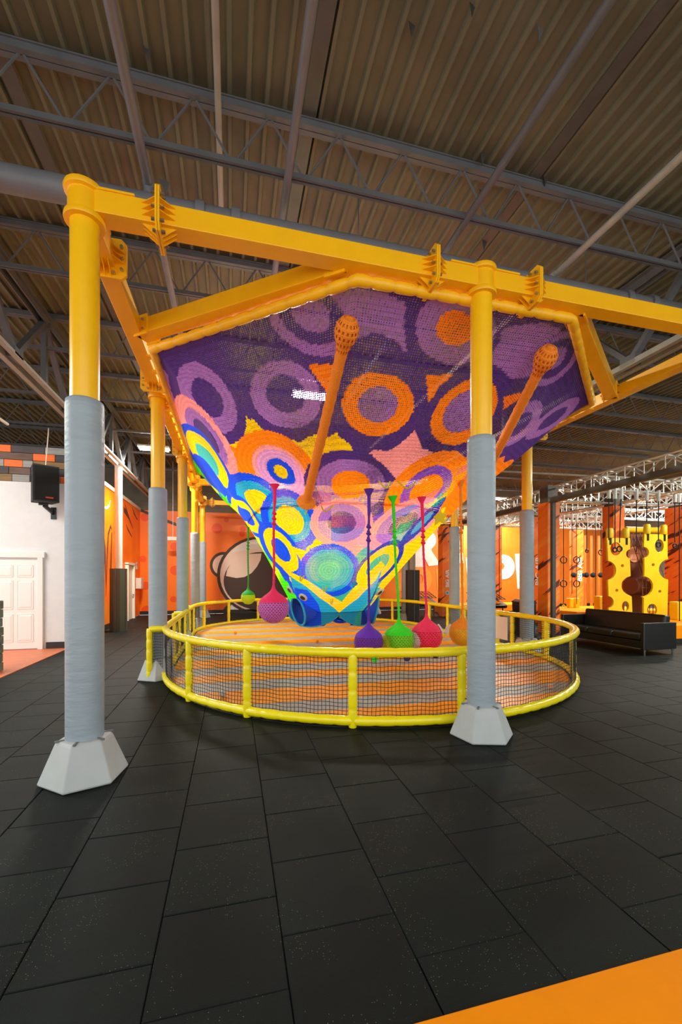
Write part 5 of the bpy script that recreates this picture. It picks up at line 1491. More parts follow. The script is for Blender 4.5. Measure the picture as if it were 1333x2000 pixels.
# padded rim and its lashing to the frame
mb = MB()
sleeve(mb, [(CX0 + a, CY0 + b, 4.99) for a, b in OCT], 0.062, seg=0.26, closed=True, n=12, depth=0.2)
build('rim_pad', mb, M['foam_rim'], net, angle=60)
for k in range(15):
    yv = 6.75 + k * 0.47
    for sx, bx in ((CX0 - 3.76, PX[0] + 0.1), (CX0 + 3.72, PX[2] - 0.1)):
        build('lashing_bracket', MB().box(((sx + bx) / 2, yv, 5.04), (abs(sx - bx) + 0.04, 0.10, 0.03)), M['amber'], net, smooth=False)


# colourful binding along the hem
ang = np.linspace(-232, 128, 241)
hx, hy, hz = surf(np.radians(ang), hem(ang))
mb = MB().tube([Vector((float(a), float(b), float(c))) for a, b, c in zip(hx, hy, hz)], 0.014, 6)
build('hem_binding', mb, mat('teal_cord', '#1c8fb0', rough=0.7), net)
M['fish_blue'] = mat('blue_yarn', '#1148d0', rough=0.8, var=0.1, scale=40, bump=0.3, bscale=150)
M['fish_lip'] = mat('cyan_yarn', '#22a8d8', rough=0.7, var=0.06, scale=30)
M['fish_throat'] = mat('deep_blue_yarn', '#0d3a9c', rough=0.85, var=0.1, scale=30)
for lip, c_deg in FISH:
    ax = fish_axis(c_deg)
    c0 = lip - ax * 0.42
    mb = MB().lathe([(0.50, -0.10), (0.44, 0.12), (0.37, 0.32), (0.335, 0.42)], c0, 30, axis=ax, caps=False)
    build('fish_mouth', mb, M['fish_blue'], net)
    mb = MB().lathe([(0.33, 0.42), (0.315, 0.33), (0.25, 0.26), (0.12, 0.22), (0.005, 0.21)], c0, 30, axis=ax, caps=False)
    build('fish_throat', mb, M['fish_throat'], net)
    build('fish_lip', MB().torus(lip, ax, 0.335, 0.026, 32, 8), M['fish_lip'], net)
for deg, t in ((-134.6, 0.926), (-153.5, 0.895), (-50.0, 0.905), (-30.0, 0.91)):
    p, n_ = surf1(deg, t), norm1(deg, t)
    e = build('fish_eye', MB().lathe([(0.105, -0.01), (0.105, 0.012), (0.085, 0.024), (0.01, 0.026)], p + n_ * 0.012, 22, axis=n_), M['white'], net)
    build('pupil', MB().lathe([(0.062, 0.0), (0.058, 0.012), (0.01, 0.016)], p + n_ * 0.037, 18, axis=n_), M['black'], e)
# star and grab loops
p, n_ = surf1(-56.7, 0.576), norm1(-56.7, 0.576)
st = []
sx_ = Vector((math.cos(YAW), -math.sin(YAW), 0))
ctr = p + n_ * 0.08
for i in range(10):
    r = 0.2 if i % 2 == 0 else 0.09
    a = math.pi / 2 + math.pi * i / 5 + 0.1
    st.append(ctr + sx_ * (r * math.cos(a)) + Vector((0, 0, r * math.sin(a))))
build('knitted_star', MB().prism(st, Vector((math.sin(YAW), math.cos(YAW), 0)) * 0.05), mat('lemon_yarn', '#e6d21a', rough=0.8, bump=0.2, bscale=120), net, smooth=False)
M['loop'] = mat('olive_cord', '#c8b418', rough=0.7)
for deg, t, w_, hexc in ((-84.2, 0.485, 0.26, None), (-90.5, 0.49, 0.16, None), (-109.7, 0.875, 0.16, None), (-126.7, 0.83, 0.15, None), (-107.0, 0.575, 0.2, None), (-103.7, 0.93, 0.12, None)):
    a, b = surf1(deg - math.degrees(w_ / 5.5), t), surf1(deg + math.degrees(w_ / 5.5), t)
    n_ = norm1(deg, t)
    pts = []
    for i in range(13):
        f = i / 12
        pts.append(a.lerp(b, f) + (n_ * 0.10 + Vector((0, 0, -0.05))) * math.sin(math.pi * f) + n_ * 0.01)
    build('grab_loop', MB().tube(pts, 0.013, 6), M['loop'], net)

# two knitted climbing tubes slung under the skirt
M['orange_yarn'] = mat('orange_yarn', '#ff8a18', rough=0.8, var=0.12, scale=55, bump=0.5, bscale=140)


def mesh_cells(parent, name, prof, c, axis, n, material, hole=0.42, skip=None):
    """knitted skin of revolution: a lattice of rings with a hole in each cell"""
    ax = Vector(axis).normalized()
    s = ax.orthogonal().normalized() if abs(ax.z) < 0.99 else Vector((1, 0, 0))
    q = ax.cross(s)
    c = Vector(c)
    mb = MB()
    for i in range(len(prof) - 1):
        for k in range(n):
            a0 = 2 * math.pi * (k + 0.5 * (i % 2)) / n
            a1 = a0 + 2 * math.pi / n
            quad = []
            for (r, z), an in ((prof[i], a0), (prof[i], a1), (prof[i + 1], a1), (prof[i + 1], a0)):
                quad.append(c + ax * z + (s * math.cos(an) + q * math.sin(an)) * r)
            ctr = (quad[0] + quad[1] + quad[2] + quad[3]) / 4
            inn = [ctr + (v - ctr) * hole for v in quad]
            mb.add(quad + inn, [(0, 1, 5, 4), (1, 2, 6, 5), (2, 3, 7, 6), (3, 0, 4, 7)])
    return build(name, mb, material, parent, smooth=False)


def climbing_tube(d0, t0, d1, t1, off, lab):
    a = surf1(d0, t0) + norm1(d0, t0) * off
    b = surf1(d1, t1) + norm1(d1, t1) * off
    L = (b - a).length
    u = (b - a).normalized()
    t = thing('climbing_tube', lab, 'climbing tube', a, 'orange knitted tubes under the net')
    prof = [(0.02, -0.1), (0.09, -0.07), (0.135, 0.0), (0.145, 0.07), (0.13, 0.15), (0.09, 0.24), (0.075, 0.32)]
    mesh_cells(t, 'bulb_skin', prof, a, u, 16, M['orange_yarn'], hole=0.45)
    build('bulb_core', MB().lathe([(max(0.01, r - 0.02), z) for r, z in prof], a, 18, axis=u), M['orange_yarn'], t)
    body = []
    for i in range(41):
        f = 0.32 + (L - 0.42) * i / 40
        body.append((0.072 + 0.004 * math.sin(i * 2.1), f))
    build('tube_body', MB().lathe(body, a, 18, axis=u), M['orange_yarn'], t)
    build('tube_foot', MB().lathe([(0.072, L - 0.11), (0.09, L - 0.06), (0.15, L - 0.03), (0.17, L), (0.15, L + 0.03), (0.02, L + 0.04)], a, 22, axis=u), M['orange_yarn'], t)
    build('foot_cord', MB().tube([b, b + Vector((0.02, -0.02, -0.12)), b + Vector((-0.02, 0, -0.22))], 0.014, 6), M['loop'], t)
    return t


climbing_tube(-103.8, 0.078, -113.1, 0.542, 0.17, 'orange knitted tube with a round bulb, hanging across the middle of the net')
climbing_tube(-76.8, 0.075, -61.0, 0.36, 0.17, 'orange knitted tube with a bulb, ending behind the padded front middle post')


# ================================================================ HANGING KNITTED BALLS
def yarn(hexc):
    return mat('yarn_' + hexc[1:], hexc, rough=0.75, var=0.07, scale=40, bump=0.35, bscale=160)


def hang_ball(px_pos, top, zc, r, rope, capc, ballc, skinc, lab, extras=(), knots=3):
    x, y = px_pos
    t = thing('hanging_ball', lab, 'hanging ball', (x, y, zc - r), 'knitted balls hanging over the mat')
    zt = zc + 1.42 * r
    build('ball_core', MB().sphere((x, y, zc), r * 0.93, 24, 14), yarn(ballc), t)
    prof = [(r * 0.05, -r * 0.998)] + [(r * math.sin(a), -r * math.cos(a)) for a in np.linspace(0.16, 1.95, 17)]
    mesh_cells(t, 'ball_skin', prof, (x, y, zc), (0, 0, 1), 30, yarn(skinc), hole=0.6)
    z1 = prof[-1][1]
    r1 = prof[-1][0]
    cap = []
    P0, P1, P2, P3 = (r1, z1), (r1 - 0.37 * 0.55 * r, z1 + 0.93 * 0.55 * r), (0.11 * r, z1 + 0.50 * (zt - zc - z1)), (0.022, zt - zc)
    for i in range(15):
        f = i / 14
        w0, w1, w2, w3 = (1 - f) ** 3, 3 * f * (1 - f) ** 2, 3 * f * f * (1 - f), f ** 3
        cap.append((w0 * P0[0] + w1 * P1[0] + w2 * P2[0] + w3 * P3[0], w0 * P0[1] + w1 * P1[1] + w2 * P2[1] + w3 * P3[1]))
    build('ball_cap', MB().lathe([(a * 1.005 + 0.002, b) for a, b in cap], (x, y, zc), 26), yarn(capc), t)
    top = Vector(top)
    pts, rs = [], []
    Ls = top.z - zt
    n = 60
    for i in range(n + 1):
        f = i / n
        pts.append(Vector((x + (top.x - x) * f + 0.006 * math.sin(f * 9), y + (top.y - y) * f, zt - 0.03 + (Ls + 0.03) * f)))
        rr = 0.021 + 0.003 * math.sin(f * 160)
        if f > 0.80:
            rr = 0.03
        if f > 0.95:
            rr = 0.03 + 0.06 * (f - 0.95) / 0.05
        rs.append(rr)
    build('rope', MB().tube(pts, rs, 10), yarn(rope), t)
    for k in range(knots):
        f = 0.62 + 0.055 * k
        p = pts[int(f * n)]
        kn = MB().torus(p, (0.3, 0.2, 1), 0.026, 0.02, 12, 8).torus(p + Vector((0, 0, 0.03)), (1, 0.2, 0.4), 0.022, 0.017, 12, 8)
        build('knot', kn, yarn(rope), t)
    for kind, hexc, off, sz in extras:
        c = Vector((x, y, zc)) + Vector(off)
        if kind == 'stub':
            mb = MB().lathe([(0.02, -sz), (sz * 0.8, -sz * 0.7), (sz, 0), (sz * 0.85, sz * 0.9), (sz * 0.5, sz * 1.6)], c, 14, axis=(-0.2, 0.1, 1))
            build('knitted_stub', mb, yarn(hexc), t)
        elif kind == 'pouch':
            mb_c = c
            pr = [(sz * math.sin(a) * 1.0 + 0.005, -sz * math.cos(a)) for a in np.linspace(0.1, 3.0, 15)]
            mesh_cells(t, 'knitted_pouch', pr, mb_c, (0, 0, 1), 28, yarn(hexc), hole=0.55)
        elif kind == 'eye':
            d = Vector(off).normalized()
            e = build('knitted_eye', MB().lathe([(sz, 0), (sz * 0.9, 0.03), (0.01, 0.035)], Vector((x, y, zc)) + d * (r - 0.01), 18, axis=d), M['white'], t)
            build('pupil', MB().lathe([(sz * 0.6, 0.0), (0.01, 0.012)], Vector((x, y, zc)) + d * (r + 0.026), 14, axis=d), M['black'], e)
    return t


hang_ball((0.70, 7.50), (0.72, 7.55, 3.44), 1.27, 0.272, '#f01c58', '#ef2463', '#e0287c', '#c070c4', 'pink and lilac knitted ball on a pink rope in front of the printed helmet')
hang_ball((0.433, 12.28), (0.433, 12.28, 3.30), 1.24, 0.20, '#3f8a3c', '#2fa04c', '#c8dc0c', '#d2e614', 'small lime yellow ball on a thin green rope farther back over the mat')
hang_ball((2.26, 6.92), (2.26, 6.92, 3.31), 0.70, 0.25, '#54249c', '#6426b4', '#7a2ea8', '#6a2a9a', 'purple knitted ball on a purple rope with a green tail', extras=(('stub', '#2ee020', (0.06, -0.14, -0.27), 0.055),))
hang_ball((2.85, 7.01), (2.73, 7.01, 3.23), 0.70, 0.27, '#2ee01a', '#34e414', '#58c818', '#84d61a', 'bright green knitted ball on a green rope with a purple tail', extras=(('stub', '#4a2a78', (0.1, -0.12, -0.30), 0.06), ('pouch', '#c8d418', (-0.17, 0.02, -0.03), 0.15)))
hang_ball((3.40, 7.05), (3.28, 7.01, 3.24), 0.74, 0.28, '#f0205c', '#fa2a5c', '#f41e4a', '#f8305a', 'hot pink knitted ball on a pink rope with a white pouch and an eye', extras=(('pouch', '#d8c8c0', (-0.21, -0.02, -0.05), 0.15), ('eye', '#ffffff', (0.9, -0.25, 0.5), 0.10), ('stub', '#2a2a2c', (0.12, -0.12, -0.32), 0.06), ('stub', '#e8c818', (0.25, -0.1, 0.02), 0.05)))
hang_ball((4.2, 7.18), (4.15, 7.18, 3.62), 0.76, 0.25, '#f08a14', '#f28c10', '#f0a814', '#f4b41e', 'orange yellow knitted ball hidden behind the padded front middle post')

# ================================================================ LAMPS IN VIEW
def high_bay(x, y, z, label, ang=0.0, watts=300):
    t = thing('high_bay_lamp', label, 'ceiling lamp', (x, y, z), 'linear lamps under the roof')
    c, s = math.cos(ang), math.sin(ang)

    def rot(a, b, h):
        return Vector((x + a * c - b * s, y + a * s + b * c, z + h))
    build('lamp_housing', MB().box((x, y, z + 0.06), (1.0, 0.36, 0.06), rz=ang), M['white'], t, smooth=False)
    for b in (-0.1, 0.1):
        build('lamp_tube', MB().tube([rot(-0.46, b, 0), rot(0.46, b, 0)], 0.035, 10), M['tube'], t)
    for a in (-0.42, 0.42):
        build('suspension_wire', MB().tube([rot(a, 0, 0.09), Vector((rot(a, 0, 0).x, rot(a, 0, 0).y, DECK - 0.05))], 0.005, 5), M['steel'], t)
    o = area_lamp('high_bay_glow', (x, y, z - 0.06), 1.15, 0.3, watts, rot=(0, 0, ang))
    return t


high_bay(1.93, 10.4, 6.3, 'glaring twin tube lamp hanging above the middle of the big net', 0.0, 620)
high_bay(-2.6, 15.7, 6.2, 'glaring twin tube lamp behind the second padded post by the mural wall', 0.0, 330)
high_bay(14.2, 20.4, 6.1, 'glaring lamp beside the middle front post, above the slogan letters', 0.0, 400)
high_bay(18.4, 12.6, 6.2, 'lamp glowing behind the aluminium trusses at the edge of the frame', 0.0, 420)

# ================================================================ LOUDSPEAKER AND WALL FITTINGS
spc = at_Y(85, 947, 11.9)
sp = thing('loudspeaker', 'black loudspeaker on a bracket high on the white wall below the coloured planks', 'loudspeaker', (spc.x, 11.95, spc.z - 0.46))
X, Z = spc.x, spc.z
rzs = 0.58


def sprot(a, b, h):
    return Vector((X + a * math.cos(rzs) - b * math.sin(rzs), 11.9 + a * math.sin(rzs) + b * math.cos(rzs), Z + h))


hw, hh = 0.275, 0.44
pl = [(-hw, -0.26), (hw, -0.26), (hw * 0.8, 0.18), (-hw * 0.8, 0.18)]
build('cabinet', MB().prism([sprot(a, b, -hh) for a, b in pl], (0, 0, 2 * hh)), M['black_box'], sp, smooth=False, bevel=0.012)
build('grille', MB().prism([sprot(a, b, -hh + 0.04) for a, b in ((-hw + 0.03, -0.285), (hw - 0.03, -0.285), (hw - 0.03, -0.262), (-hw + 0.03, -0.262))], (0, 0, 2 * hh - 0.08)), M['black_matte'], sp, smooth=False, bevel=0.008)
build('badge', MB().prism([sprot(a, b, -0.36) for a, b in ((-0.02, -0.292), (0.14, -0.292), (0.14, -0.284), (-0.02, -0.284))], (0, 0, 0.035)), M['red'], sp, smooth=False)
hd = [sprot(-hw + 0.036 - 0.008, -0.10, 0.08), sprot(-hw + 0.065 - 0.008, 0.06, 0.08)]
build('handle_plate', MB().bar(hd[0], hd[1], 0.02, 0.3), M['steel'], sp, smooth=False)
build('handle_recess', MB().bar(hd[0] + Vector((0.01, 0.03, 0.03)) - Vector((0.03, 0, 0)), hd[1] - Vector((0.01, 0.03, -0.03)) - Vector((0.03, 0, 0)), 0.012, 0.16), M['black'], sp, smooth=False)
mb = MB().bar(sprot(0, 0, -hh - 0.03), sprot(0.02, 0.1, -hh - 0.03), 0.2, 0.05)
mb.bar(sprot(0.02, 0.05, -hh - 0.05), (X + 0.08, 12.28, Z - hh - 0.2), 0.05, 0.08)
mb.box((X + 0.08, 12.285, Z - hh - 0.2), (0.12, 0.025, 0.3))
build('wall_bracket', mb, M['black'], sp, smooth=False)
cw = [Vector((X, 12.0, Z + hh - 0.02)), Vector((X - 0.01, 12.1, Z + hh + 0.35)), Vector((X, 12.2, 5.56))]
build('speaker_cable', MB().tube(cw, 0.012, 6), M['cream'], sp)

p = at_X(266, 1105, WX)
s_ = thing('defibrillator_sign', 'small white sign with a red heart on the mural wall by the far corner', 'sign', (WX + 0.02, p.y, p.z - 0.15))
build('sign_plate', MB().box((WX + 0.03, p.y, p.z), (0.02, 0.34, 0.34)), M['white'], s_, smooth=False)
ht = [(0.0, -0.11), (0.11, 0.02), (0.11, 0.07), (0.06, 0.1), (0.0, 0.06), (-0.06, 0.1), (-0.11, 0.07), (-0.11, 0.02)]
build('heart_symbol', MB().prism([Vector((WX + 0.041, p.y + a, p.z + b)) for a, b in ht], (0.004, 0, 0)), M['red'], s_, smooth=False)
bl = [(0.02, 0.06), (-0.03, -0.01), (0.0, -0.01), (-0.02, -0.07), (0.035, 0.01), (0.005, 0.01)]
build('bolt_symbol', MB().prism([Vector((WX + 0.046, p.y + a, p.z + b)) for a, b in bl], (0.003, 0, 0)), M['white'], s_, smooth=False)
p = at_X(270, 1139, WX)
bx = thing('wall_cabinet', 'white first aid cabinet on the mural wall under the heart sign', 'cabinet', (WX + 0.1, 21.4, 1.28))
build('cabinet_box', MB().box((WX + 0.13, 21.4, 1.53), (0.24, 0.5, 0.5)), M['white'], bx, smooth=False, bevel=0.01)
build('cabinet_door', MB().box((WX + 0.13, 21.142, 1.53), (0.2, 0.015, 0.46)), M['cream'], bx, smooth=False)

# hanging exit box before the far wall
p = at_Y(338, 1052, 20.9)
ex = thing('hanging_sign_box', 'small white box hanging on a rod before the far orange wall', 'sign', (p.x, p.y, p.z - 0.08))
build('sign_box', MB().box((p.x, p.y, p.z), (0.5, 0.1, 0.17)), M['white'], ex, smooth=False, bevel=0.01)
build('hanging_rod', MB().tube([(p.x, p.y, p.z + 0.08), (p.x, p.y, 7.16)], 0.012, 6), M['white'], ex)

# stacked stone pillar at the frame edge
pp = thing('stone_pillar', 'grey stacked stone pillar end at the frame edge before the white door', 'pillar', (-4.56, 9.35, 0))
for k in range(8):
    o_ = random.uniform(-0.012, 0.012)
    build('stone', MB().box((-4.56 + o_, 9.35, 0.085 + k * 0.17), (0.52 + random.uniform(-0.015, 0.015), 0.5, 0.162)), M['stone'], pp, bevel=0.015)

# ================================================================ NINJA COURSE
def pillar(x, y, label, side=0.46, top=4.2, head=False):
    t = thing('padded_pillar', label, 'pillar', (x, y, 0), 'orange padded pillars of the ninja course')
    build('pillar_pad', MB().box((x, y, top / 2), (side, side, top)), M['pillar'], t, smooth=False, bevel=0.02)
    hh_ = 0.55 if head else 0.06
    build('pillar_head', MB().box((x, y, top + hh_ / 2), (side * 0.8, side * 0.8, hh_)), M['darksteel'], t, smooth=False)
    return t


P1 = pillar(9.92, 11.65, 'orange padded pillar with dark strokes beside the black portal post', head=True)
P2 = pillar(12.50, 11.65, 'orange padded pillar behind the first yellow climbing board', head=True)
P3 = pillar(15.0, 11.2, 'broad orange padded pillar at the frame edge beside the climbing boards', 0.75)
P4 = pillar(12.2, 17.9, 'dark orange pillar in the shade right behind the middle front post')
P5 = pillar(9.55, 17.9, 'narrow orange pillar with white lettering before the slogan letters')
P6 = pillar(16.9, 17.9, 'orange pillar with lettering seen through the black portal')
P7 = pillar(11.75, 14.6, 'pale orange pillar with white lettering just behind the ninja side post')


def lettering(parent, x, y, z0, face_x=None, body='BIG AIR', size=0.26):
    # runs upward along the pillar face that looks toward the camera side
    text_shape('wall_lettering', body, size, 0.008, M['mural_white'], parent, lambda a, b, c: Vector((x - b, y + c, z0 + a)), bold=0.008)


lettering(P5, 9.63, 17.655, 1.75, size=0.24)
lettering(P7, 11.84, 14.355, 2.05, size=0.34)
lettering(P6, 17.0, 17.655, 2.2, size=0.36)
for P, x, y, z in ((P5, 9.55, 17.66, 1.1), (P7, 11.76, 14.36, 1.72), (P6, 16.92, 17.66, 1.9)):
    build('round_logo', MB().lathe([(0.1, 0), (0.1, 0.012), (0.01, 0.014)], (x, y, z), 20, axis=(0, -1, 0)), M['white'], P)
    build('logo_core', MB().lathe([(0.06, 0), (0.01, 0.006)], (x, y - 0.013, z), 16, axis=(0, -1, 0)), M['fish_lip'], P)


def portal(x, y0, y1, top, label, near=True):
    t = thing('steel_portal', label, 'portal frame', (x, (y0 + y1) / 2, 0))
    build('portal_post', MB().box((x, y1, top / 2), (0.12, 0.1, top)), M['darksteel'], t, smooth=False)
    build('portal_post', MB().box((x, y0, top / 2), (0.12, 0.1, top)), M['darksteel'], t, smooth=False)
    build('portal_beam', MB().box((x, (y0 + y1) / 2, top - 0.05), (0.14, y1 - y0 + 0.1, 0.16)), M['darksteel'], t, smooth=False)
    return t


portal(9.57, 4.2, 11.05, 4.24, 'black steel portal frame of the ninja course above the sofa')
portal(9.57, 12.3, 17.35, 4.2, 'black steel portal frame farther back, between the two lettered pillars')


def truss(p0, p1, label, s=0.3, bays=None):
    p0, p1 = Vector(p0), Vector(p1)
    u = (p1 - p0).normalized()
    sd = u.cross(Vector((0, 0, 1))) * (s / 2)
    up = Vector((0, 0, s / 2 + 0.04))
    t = thing('aluminium_truss', label, 'truss', (p0 + p1) / 2, 'aluminium box trusses of the ninja course')
    for a in (-1, 1):
        for b in (-1, 1):
            build('truss_chord', MB().tube([p0 + sd * a + up * b, p1 + sd * a + up * b], 0.027, 8), M['alu'], t)
    mb = MB()
    n = bays or max(3, int((p1 - p0).length / 0.5))
    for i in range(n):
        q0 = p0 + (p1 - p0) * (i / n)
        q1 = p0 + (p1 - p0) * ((i + 1) / n)
        e = -1 if i % 2 else 1
        for a in (-1, 1):
            mb.tube([q0 + sd * a + up * e, q1 + sd * a - up * e], 0.014, 6)
            mb.tube([q0 + sd * a + up, q0 + sd * a - up], 0.014, 6)
        for b in (-1, 1):
            mb.tube([q0 + sd * e + up * b, q1 - sd * e + up * b], 0.012, 6)
            mb.tube([q0 + sd + up * b, q0 - sd + up * b], 0.014, 6)
    build('truss_lacing', mb, M['alu'], t, kind='stuff')
    return t


TZ = 4.47
truss((9.92, 3.5, TZ), (9.92, 11.4, TZ), 'aluminium truss lying above the black portal beam over the sofa')
truss((9.92, 11.9, TZ), (9.6, 17.7, TZ), 'aluminium truss running back between the two portals pillars')
truss((10.11, 11.65, TZ), (12.31, 11.65, TZ), 'short aluminium truss joining the portal pillar and the climbing board pillar')
truss((12.69, 11.65, TZ), (14.9, 11.3, TZ), 'short aluminium truss between climbing board pillar and broad pillar')
truss((12.5, 4.5, TZ), (12.5, 11.4, TZ), 'aluminium truss coming forward from the climbing board pillar')
truss((12.5, 11.9, TZ), (12.2, 17.7, TZ), 'aluminium truss running back from the climbing board pillar')
truss((15.0, 5.0, TZ), (15.0, 10.9, TZ), 'aluminium truss coming forward from the broad pillar')
truss((9.8, 17.9, TZ), (19.5, 17.9, TZ), 'long aluminium truss at the back of the ninja course')
for yv, w0 in ((9.9, 'that carries the rings before the climbing boards'), (14.4, 'across the middle of the ninja course')):
    for x0, x1, w1 in ((10.09, 12.33, 'first bay'), (12.67, 14.83, 'second bay'), (15.17, 19.5, 'last bay')):
        x0, x1 = (x0 - 0.13 * (yv > 14 and x0 > 12 and x0 < 13), x1 - 0.14 * (yv > 14 and x1 < 13))
        truss((x0, yv, TZ), (x1, yv, TZ), 'aluminium truss %s, %s' % (w0, w1))
truss((15.0, 11.7, TZ), (15.0, 17.6, TZ), 'aluminium truss running back from the broad pillar')


def ring_rope(px, ring_py, bottom_py, Y, label, ring_r=0.11, loop=None, sleeve_len=0.26, sway=0.0):
    p = at_Y(px, 1000, Y)
    x = p.x
    zb = at_Y(px, bottom_py, Y).z
    t = thing('hanging_rope', label, 'rope', (x, Y, zb), 'ropes and rings hanging from the trusses')
    top = 4.29
    build('rope_strand', MB().tube([(x + sway, Y, top), (x + sway * 0.4, Y, (top + zb) / 2), (x, Y, zb)], 0.014, 6), M['cord'], t)
    build('rope_sleeve', MB().tube([(x + sway, Y, top - sleeve_len), (x + sway, Y, top + 0.06)], 0.05, 10), M['white'], t)
    for ry in ring_py:
        z = at_Y(px, ry, Y).z
        build('grip_ring', MB().torus((x, Y, z), (0.2, 1, 0), ring_r, 0.021, 20, 8), M['black'], t)
    if loop:
        z = at_Y(px, loop, Y).z
        build('foot_loop', MB().torus((x, Y, z), (0.1, 1, 0), 0.07, 0.016, 18, 8, ry=0.11), M['board'], t)
    return t


ring_rope(1101.5, (1093.5, 1140), 1178, 14.25, 'black rope with two rings and a yellow foot loop beside the portal pillar', 0.13, loop=1187)
ring_rope(1127, (1093.5, 1140), 1180, 14.25, 'black rope with two rings, second from the portal pillar', 0.13)
ring_rope(1147, (1076,), 1076, 14.25, 'black rope ending in one small ring, third from the portal pillar', 0.06)
ring_rope(1164, (), 1188, 14.25, 'long plain black rope hanging down behind the sofa')
ring_rope(1175, (1079,), 1079, 14.25, 'black rope with one ring before the climbing board pillar')
ring_rope(1202, (1074,), 1072, 9.75, 'black rope whose ring shows in the round hole of the first yellow board', 0.06)
ring_rope(1211, (1072,), 1060, 9.75, 'swaying black rope with a ring before the first yellow board', 0.07, sway=0.06)
ring_rope(1244, (), 1078, 9.75, 'black rope ending in a hook before the brown cargo net')
ring_rope(1264, (), 1020, 9.75, 'short black rope above the second yellow board')
ring_rope(1287, (1064,), 1056, 9.75, 'black rope with a ring before the second yellow board', 0.07)
ring_rope(1319, (1066,), 1060, 9.75, 'black rope with a narrow ring at the edge, right of the second board', 0.06)
ring_rope(1328, (), 1230, 9.75, 'long black rope closest to the frame edge beside the sofa arm')
ring_rope(1118, (), 1160, 14.25, 'thin black rope behind the paired ring ropes')
ring_rope(1190, (), 1055, 9.75, 'short black rope hanging before the climbing board pillar')
ring_rope(905, (), 1160, 17.75, 'thin dark rope with wooden grip beside the lettered pillar')
ring_rope(976, (), 1170, 14.25, 'thin black rope hanging before the letter P')

# yellow climbing boards with round holes
def board(Y, outl, holes, pegs, label, flip=1):
    P = [at_Y(x, y, Y) for x, y in outl]
    t = thing('climbing_board', label, 'climbing board', (sum(p.x for p in P) / len(P), Y, min(p.z for p in P)), 'yellow climbing boards hanging before the maroon net')
    hs = []
    for cx, cy, rx, ry in holes:
        c = at_Y(cx, cy, Y)
        kx = abs(at_Y(cx + rx, cy, Y).x - c.x)
        kz = abs(at_Y(cx, cy + ry, Y).z - c.z)
        hs.append(circle(c.x, c.z, kx, 26, kz))
    flat_shape('board_panel', [[(p.x, p.z) for p in P]] + hs, 0.06, M['board'], t, lambda a, b, c: Vector((a, Y + c, b)))
    for cx, cy in pegs:
        c = at_Y(cx, cy, Y)
        build('top_roller', MB().lathe([(0.085, 0), (0.1, 0.03), (0.1, 0.27), (0.07, 0.31)], (c.x, Y, c.z), 16), M['board'], t)
        build('roller_strap', MB().box((c.x, Y - 0.03, c.z - 0.1), (0.07, 0.03, 0.22)), M['black'], t, smooth=False)
    return t


def bite(cx, cy, r, a0, a1, n=9):
    return [(cx + r * math.cos(math.radians(a0 + (a1 - a0) * i / n)), cy + r * math.sin(math.radians(a0 + (a1 - a0) * i / n))) for i in range(n + 1)]


o1 = [(1185, 1051), (1230, 1051), (1230, 1074)] + bite(1231, 1082, 9, -90, -260) + [(1231, 1125)] + bite(1231, 1144, 18, -100, -255) + [(1233, 1165), (1236, 1236), (1190, 1232)] + bite(1186, 1176, 12, 80, -80) + [(1188, 1160), (1187, 1134)] + bite(1184, 1114, 19, 78, -80)
board(10.75, o1, [(1202, 1072, 10.5, 13), (1221, 1184, 7, 10), (1215, 1105, 3, 3), (1204, 1153, 3, 3)], [(1191.5, 1051), (1223, 1051)], 'yellow board with round cut-outs hanging behind the sofa, beside the padded pillar')
o2 = [(1258, 1043), (1303, 1044), (1303, 1086)] + bite(1306, 1112, 20, -95, -265) + [(1304, 1140), (1303, 1186), (1301, 1240), (1256, 1236), (1257, 1168)] + bite(1255, 1145, 20, 95, -95) + [(1258, 1125), (1258, 1091)] + bite(1256, 1079, 11, 85, -85)
board(10.6, o2, [(1287, 1066, 8.5, 13), (1273, 1191, 9.5, 12), (1275, 1103, 3, 3), (1288, 1155, 3, 3)], [(1264.5, 1043), (1297, 1044)], 'yellow board with round cut-outs nearest the frame edge behind the sofa')

# maroon banner with a cargo net between the boards
bn = thing('cargo_net_banner', 'maroon banner with pink disc and black cargo net between the two yellow boards', 'climbing banner', (12.3, 11.2, 0.6))
a, b = at_Y(1226, 1041, 11.25), at_Y(1266, 1236, 11.25)
build('banner_sheet', MB().box(((a.x + b.x) / 2, 11.25, (a.z + b.z) / 2), (b.x - a.x, 0.05, a.z - b.z)), M['maroon'], bn, smooth=False)
build('banner_top_roll', MB().tube([(a.x - 0.1, 11.2, a.z + 0.1), (b.x + 0.5, 11.2, a.z + 0.12)], 0.1, 12), M['board'], bn)
c = at_Y(1240, 1083, 11.2)
build('pink_disc', MB().lathe([(0.26, 0), (0.26, 0.02), (0.01, 0.022)], (c.x, 11.215, c.z), 28, axis=(0, -1, 0)), M['blush'], bn)
c = at_Y(1245, 1144, 11.2)
build('maroon_bolster', MB().tube([(c.x - 0.38, 11.1, c.z), (c.x + 0.4, 11.1, c.z)], 0.28, 18), M['maroon'], bn)
mb = MB()
for i in range(7):
    xx = a.x + (b.x - a.x) * i / 6
    mb.tube([(xx, 11.17, a.z), (xx + 0.05, 10.75, 1.9), (xx + 0.08, 10.78, b.z)], 0.012, 5)
for j in range(12):
    zz = a.z + (b.z - a.z) * (j + 0.5) / 12
    yy = 11.17 - 0.42 * min(1, (a.z - zz) / (a.z - 1.9))
    mb.tube([(a.x, yy, zz), (b.x + 0.08, yy, zz)], 0.012, 5)
build('cargo_net', mb, M['maroon'], bn, kind='stuff')

